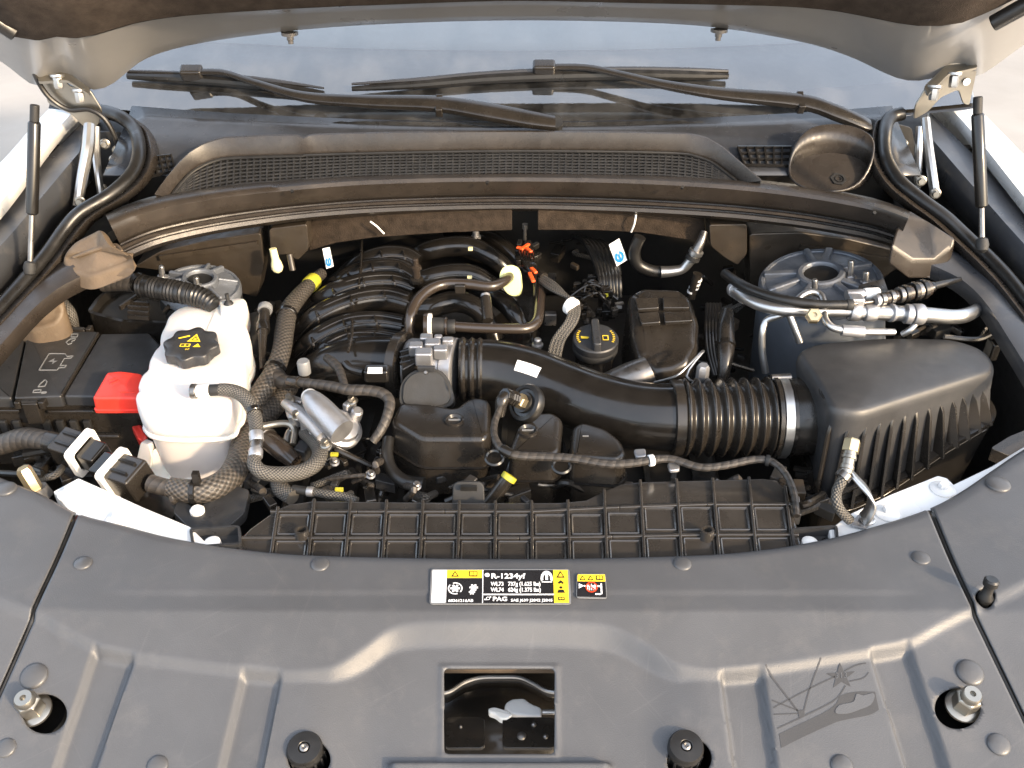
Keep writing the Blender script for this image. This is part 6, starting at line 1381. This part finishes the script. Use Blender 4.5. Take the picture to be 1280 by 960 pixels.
for L in ([(957, 466, -.03, 9), (953, 440, .0, 9), (953, 415, .03, 9), (958, 401, .045, 9), (972, 395, .055, 9), (985, 390, .062, 9)], [(986, 392, .06, 9), (992, 406, .045, 9), (1000, 428, .02, 9)], [(996, 376, .074, 9), (1003, 369, .078, 9), (1014, 365, .08, 9), (1026, 369, .078, 9), (1030, 382, .074, 9), (1031, 398, .066, 9), (1040, 409, .06, 9), (1056, 413, .056, 10)], [(1145, 404, .058, 8), (1138, 412, .05, 8), (1128, 418, .04, 8)]):
    hose('branch_pipe', L, 'alu_pipe', ac)
clampring('stub', ac, (1052, 413, .056), (1080, 415, .054), 15, 'alu_cast'); clampring('stub_end', ac, (1080, 415, .054), (1118, 415, .05), 9, 'alu_pipe'); clampring('stub', ac, (1058, 369, .085), (1080, 368, .085), 14, 'alu_cast'); clampring('stub_end', ac, (1080, 368, .085), (1098, 367, .085), 16, 'white_plastic')
mk('port_nut', B().lathe([(.011, 0), (.011, .010), (.009, .012), (.004, .012), (.004, .009)], PZ(1016, 396, .075), (-.1, -.7, .7), 6), 'brass', ac, ang=25)
mk('valve_block', B().box(PZ(1068, 384, .074), (.010, 0, 0), (0, .010, 0), (0, 0, .018)), 'alu_cast', ac, bevel=.003)
mk('saddle', B().extrude(roundpoly(pts([(1072, 356, .06), (1105, 348, .055), (1112, 368, .055), (1100, 376, .058), (1078, 372, .06)]), .008), (0, 0, -.006)), 'steel_dark', ac, bevel=.001)
t = thing('black_hose', 'black rubber hose lying above the refrigerant pipe', 'hose', PZ(980, 375, .07)); hose('tube', [(906, 342, .07, 12), (920, 352, .076, 13), (937, 361, .08, 13), (958, 369, .082, 13), (981, 375, .084, 13), (1005, 379, .084, 13), (1030, 381, .084, 12), (1060, 381, .084, 12)], 'rubber', t); clampring('end_ring', t, (1058, 381, .084), (1066, 381, .084), 14, 'matte_black'); hose('nozzle', [(1066, 380, .084, 6), (1082, 378, .084, 6), (1096, 376, .084, 6)], 'brown_pipe', t)
t = thing('ribbed_fitting', 'dark ribbed pipe fitting with stacked rings pointing to the right flange', 'fitting', PZ(1130, 368, .085))
for k, (w, m) in enumerate([(14, 'alu_cast'), (17, 'steel_dark'), (15, 'brown_pipe'), (18, 'steel_dark'), (14, 'brown_pipe'), (20, 'steel_dark'), (23, 'gloss_black'), (19, 'brown_pipe'), (25, 'gloss_black'), (22, 'steel_dark'), (26, 'gloss_black'), (20, 'brown_pipe'), (14, 'gloss_black')]):
    x0 = 1094 + k * 5.6; clampring('ring', t, (x0, 376 - k * 1.35, .086), (x0 + 5.2, 375 - k * 1.35, .086), w, m)
hose('tail', [(1166, 358, .086, 10), (1185, 353, .085, 8), (1200, 349, .08, 6)], 'rubber', t)
# ---- air filter box
ab = thing('air_filter_box', 'large black air filter box with a domed lid and vertical fins', 'air box', PZ(1120, 600, -.12)); ZA = .040
O = [(994, 438), (1016, 428), (1056, 422), (1103, 419), (1150, 419), (1194, 423), (1222, 432), (1243, 448), (1248, 462), (1238, 470), (1205, 477), (1167, 488), (1130, 499), (1100, 508), (1066, 513), (1038, 510), (1024, 500), (1013, 475), (1004, 455)]
O = [(993, 438), (1018, 427), (1100, 419), (1192, 421), (1236, 436), (1250, 462), (1160, 489), (1076, 516), (1038, 511), (1018, 472)]
P = roundpoly(pts([(a, c_, ZA) for a, c_ in O]), [.02, .03, .05, .05, .03, .022, .05, .03, .022, .03], 5)
def drop_ring(P, d0, k):
    Q = inset(P, d0); out_ = []
    for p, q in zip(P, Q):
        s_ = sstep((640 + F * (p - CAM).dot(_r) / (p - CAM).dot(_f) - 1100) / 150)
        lf_ = sstep((1062 - (640 + F * (p - CAM).dot(_r) / (p - CAM).dot(_f))) / 50)
        out_.append(q + Vector((.034 * lf_, 0, -(.145 - .068 * s_) * k)))
    return out_
RR = [drop_ring(P, -.012, 1.0), [a_.lerp(b_, .3) for a_, b_ in zip(inset(P, 0, -.02), drop_ring(P, -.008, 1.0))], inset(P, 0, -.017), inset(P, .0008, -.010), inset(P, .0028, -.0045), inset(P, .0055, -.0015), inset(P, .010, .0)]
c = sum(P, Vector()) / len(P)
for tt in (.8, .6, .4, .2, .05): RR.append([c + (p - c) * tt + Vector((0, 0, .006 * (1 - tt * tt))) for p in RR[6]])
if area2(P) < 0: RR = [q[::-1] for q in RR]
lid = mk('lid', B().rings(RR), 'airbox_plastic', ab, ang=70)
wall = [Vector(p) for p in inset(P, -.002, -.05)]; n = len(P)
fin_px = [1038, 1060, 1082, 1100, 1116, 1132, 1147, 1163, 1178, 1193, 1206, 1219, 1231]
low = drop_ring(P, -.012, 1.0); top_ = inset(P, -.001, -.026)
front = [(top_[i], low[i]) for i in range(n) if P[i].y < c.y + .02]
def proj(p): 
    d = Vector(p) - CAM; dz = d.dot(_f); return 640 + F * d.dot(_r) / dz, 480 - F * d.dot(_u) / dz
for px in fin_px:
    a = q = None
    for i in range(n):
        j = (i + 1) % n; xa, xb = proj(top_[i])[0], proj(top_[j])[0]
        if min(xa, xb) <= px <= max(xa, xb) and proj(top_[i])[1] > 460:
            f_ = (px - xa) / (xb - xa); a = top_[i].lerp(top_[j], f_); q = low[i].lerp(low[j], f_); break
    if a is None: continue
    outw = Vector((a.x - c.x, (a.y - c.y) * 1.6, 0)).normalized(); sd = Vector((-outw.y, outw.x, 0))
    bb = B(); w = .0022; e0 = a + Vector((0, 0, .004)); 
    V = [e0 - outw * .006, a + outw * .006 - Vector((0, 0, .014)), q + outw * .016, q - outw * .006]
    bb.rings([[v - sd * w for v in V], [v + sd * w for v in V]]); mk('fin', bb, 'satin_black', ab, bevel=.0008)
O3 = drop_ring(P, -.020, .97)
mk('rim', B().rings([inset(O3, .004, -.010), inset(O3, 0, -.008), inset(O3, 0, 0), inset(O3, .010, .003)]), 'satin_black', ab, ang=40)
mk('lower_tray', B().pillow(inset(O3, .002, -.012), .16, .002, -.02), 'gloss_black', ab)
for k in range(5): mk('tray_step', B().bar(PZ(992 + k * 2, 585 + k * 8, -.10 - k * .006), PZ(1040, 592 + k * 7, -.10 - k * .006), .006, .005), 'satin_black', ab)
clampring('neck', ab, (978, 521, -.04), (1040, 519, -.036), 98, 'satin_black'); clampring('neck_bead', ab, (980, 521, -.04), (985, 521, -.04), 103, 'gloss_black')
hose('lid_seam', [(1022, 470, .03, 3), (1026, 490, .034, 3), (1036, 504, .032, 3), (1048, 512, .022, 3)], 'gloss_black', ab)
mk('lid_edge', B().tube(pts([(1180, 421, .036), (1222, 424, .034), (1246, 412, .04)]), .004, 8, True, 5), 'satin_black', ab)
tag(mk('right_bracket', B().extrude(roundpoly(pts([(1238, 560, -.06), (1262, 545, -.05), (1300, 530, -.05), (1300, 560, -.06), (1262, 570, -.07)]), .005), (0, 0, -.02)), 'satin_black', bevel=.002), 'black bracket at the right edge beside the air filter box', 'bracket')
tag(hose('side_hose', [(1240, 405, .0, 9), (1262, 430, .0, 10), (1278, 470, -.01, 10), (1300, 510, -.03, 10)], 'rubber'), 'thin black hose curving down at the far right of the bay', 'hose')
tag(mk('small_connector', B().box(PZ(1240, 436, .02), (.006, 0, 0), (0, .012, 0), (0, 0, .014)), 'gloss_black', bevel=.003), 'small black connector behind the air filter box corner', 'connector')
# ---- service port
sp = thing('service_port', 'brass capped service valve on a bent pipe in front of the air filter box', 'valve', PZ(1060, 650, -.02))
A_, C_ = PZ(1057, 592, .045), PZ(1066, 549, .07); d = (C_ - A_).normalized(); u = mpp(A_); Lg = (C_ - A_).length
mk('cap', B().lathe([(u * 11, Lg * .62), (u * 11, Lg * .95), (u * 9, Lg), (u * 3, Lg), (u * 2.5, Lg * .96)], A_, d, 6), 'brass', sp, ang=25, bevel=.0006)
mk('body', B().lathe([(u * 8, 0), (u * 8, Lg * .1), (u * 9, Lg * .12), (u * 9, Lg * .22), (u * 8, Lg * .24), (u * 8, Lg * .4), (u * 9.6, Lg * .42), (u * 9.6, Lg * .5), (u * 8.4, Lg * .52), (u * 8.4, Lg * .62)], A_, d, 24), 'steel_zinc', sp)
hose('pipe', [(1057, 592, .045, 13), (1052, 602, .04, 13), (1046, 614, .03, 13), (1046, 628, .02, 13), (1052, 640, .008, 13), (1062, 650, -.005, 13)], 'braid_fine', sp)
mk('collar', B().tube(pts([(1052, 598, .042), (1057, 592, .046)]), u * 10, 18), 'steel_dark', sp)
br = [(1062, 592, .045), (1072, 604, .04), (1084, 617, .034), (1090, 630, .022), (1084, 645, .006), (1078, 652, -.006)]
Pb = [Vector(p) for p in cr(pts(br), 5)]; mk('bracket', B().loft([[p + Vector((.0, -.010, .002)) for p in Pb], [p + Vector((.0, .010, .004)) for p in Pb]]), 'alu_pipe', sp, solid=.003)
mk('foot', B().extrude(roundpoly(pts([(1062, 655, -.010), (1076, 640, -.010), (1090, 648, -.010), (1084, 660, -.010)]), .005), (0, 0, -.003)), 'alu_cast', sp); hexbolt('bolt', PZ(1084, 650, -.009), (0, 0, 1), .006, .010, 'alu_pipe', sp)
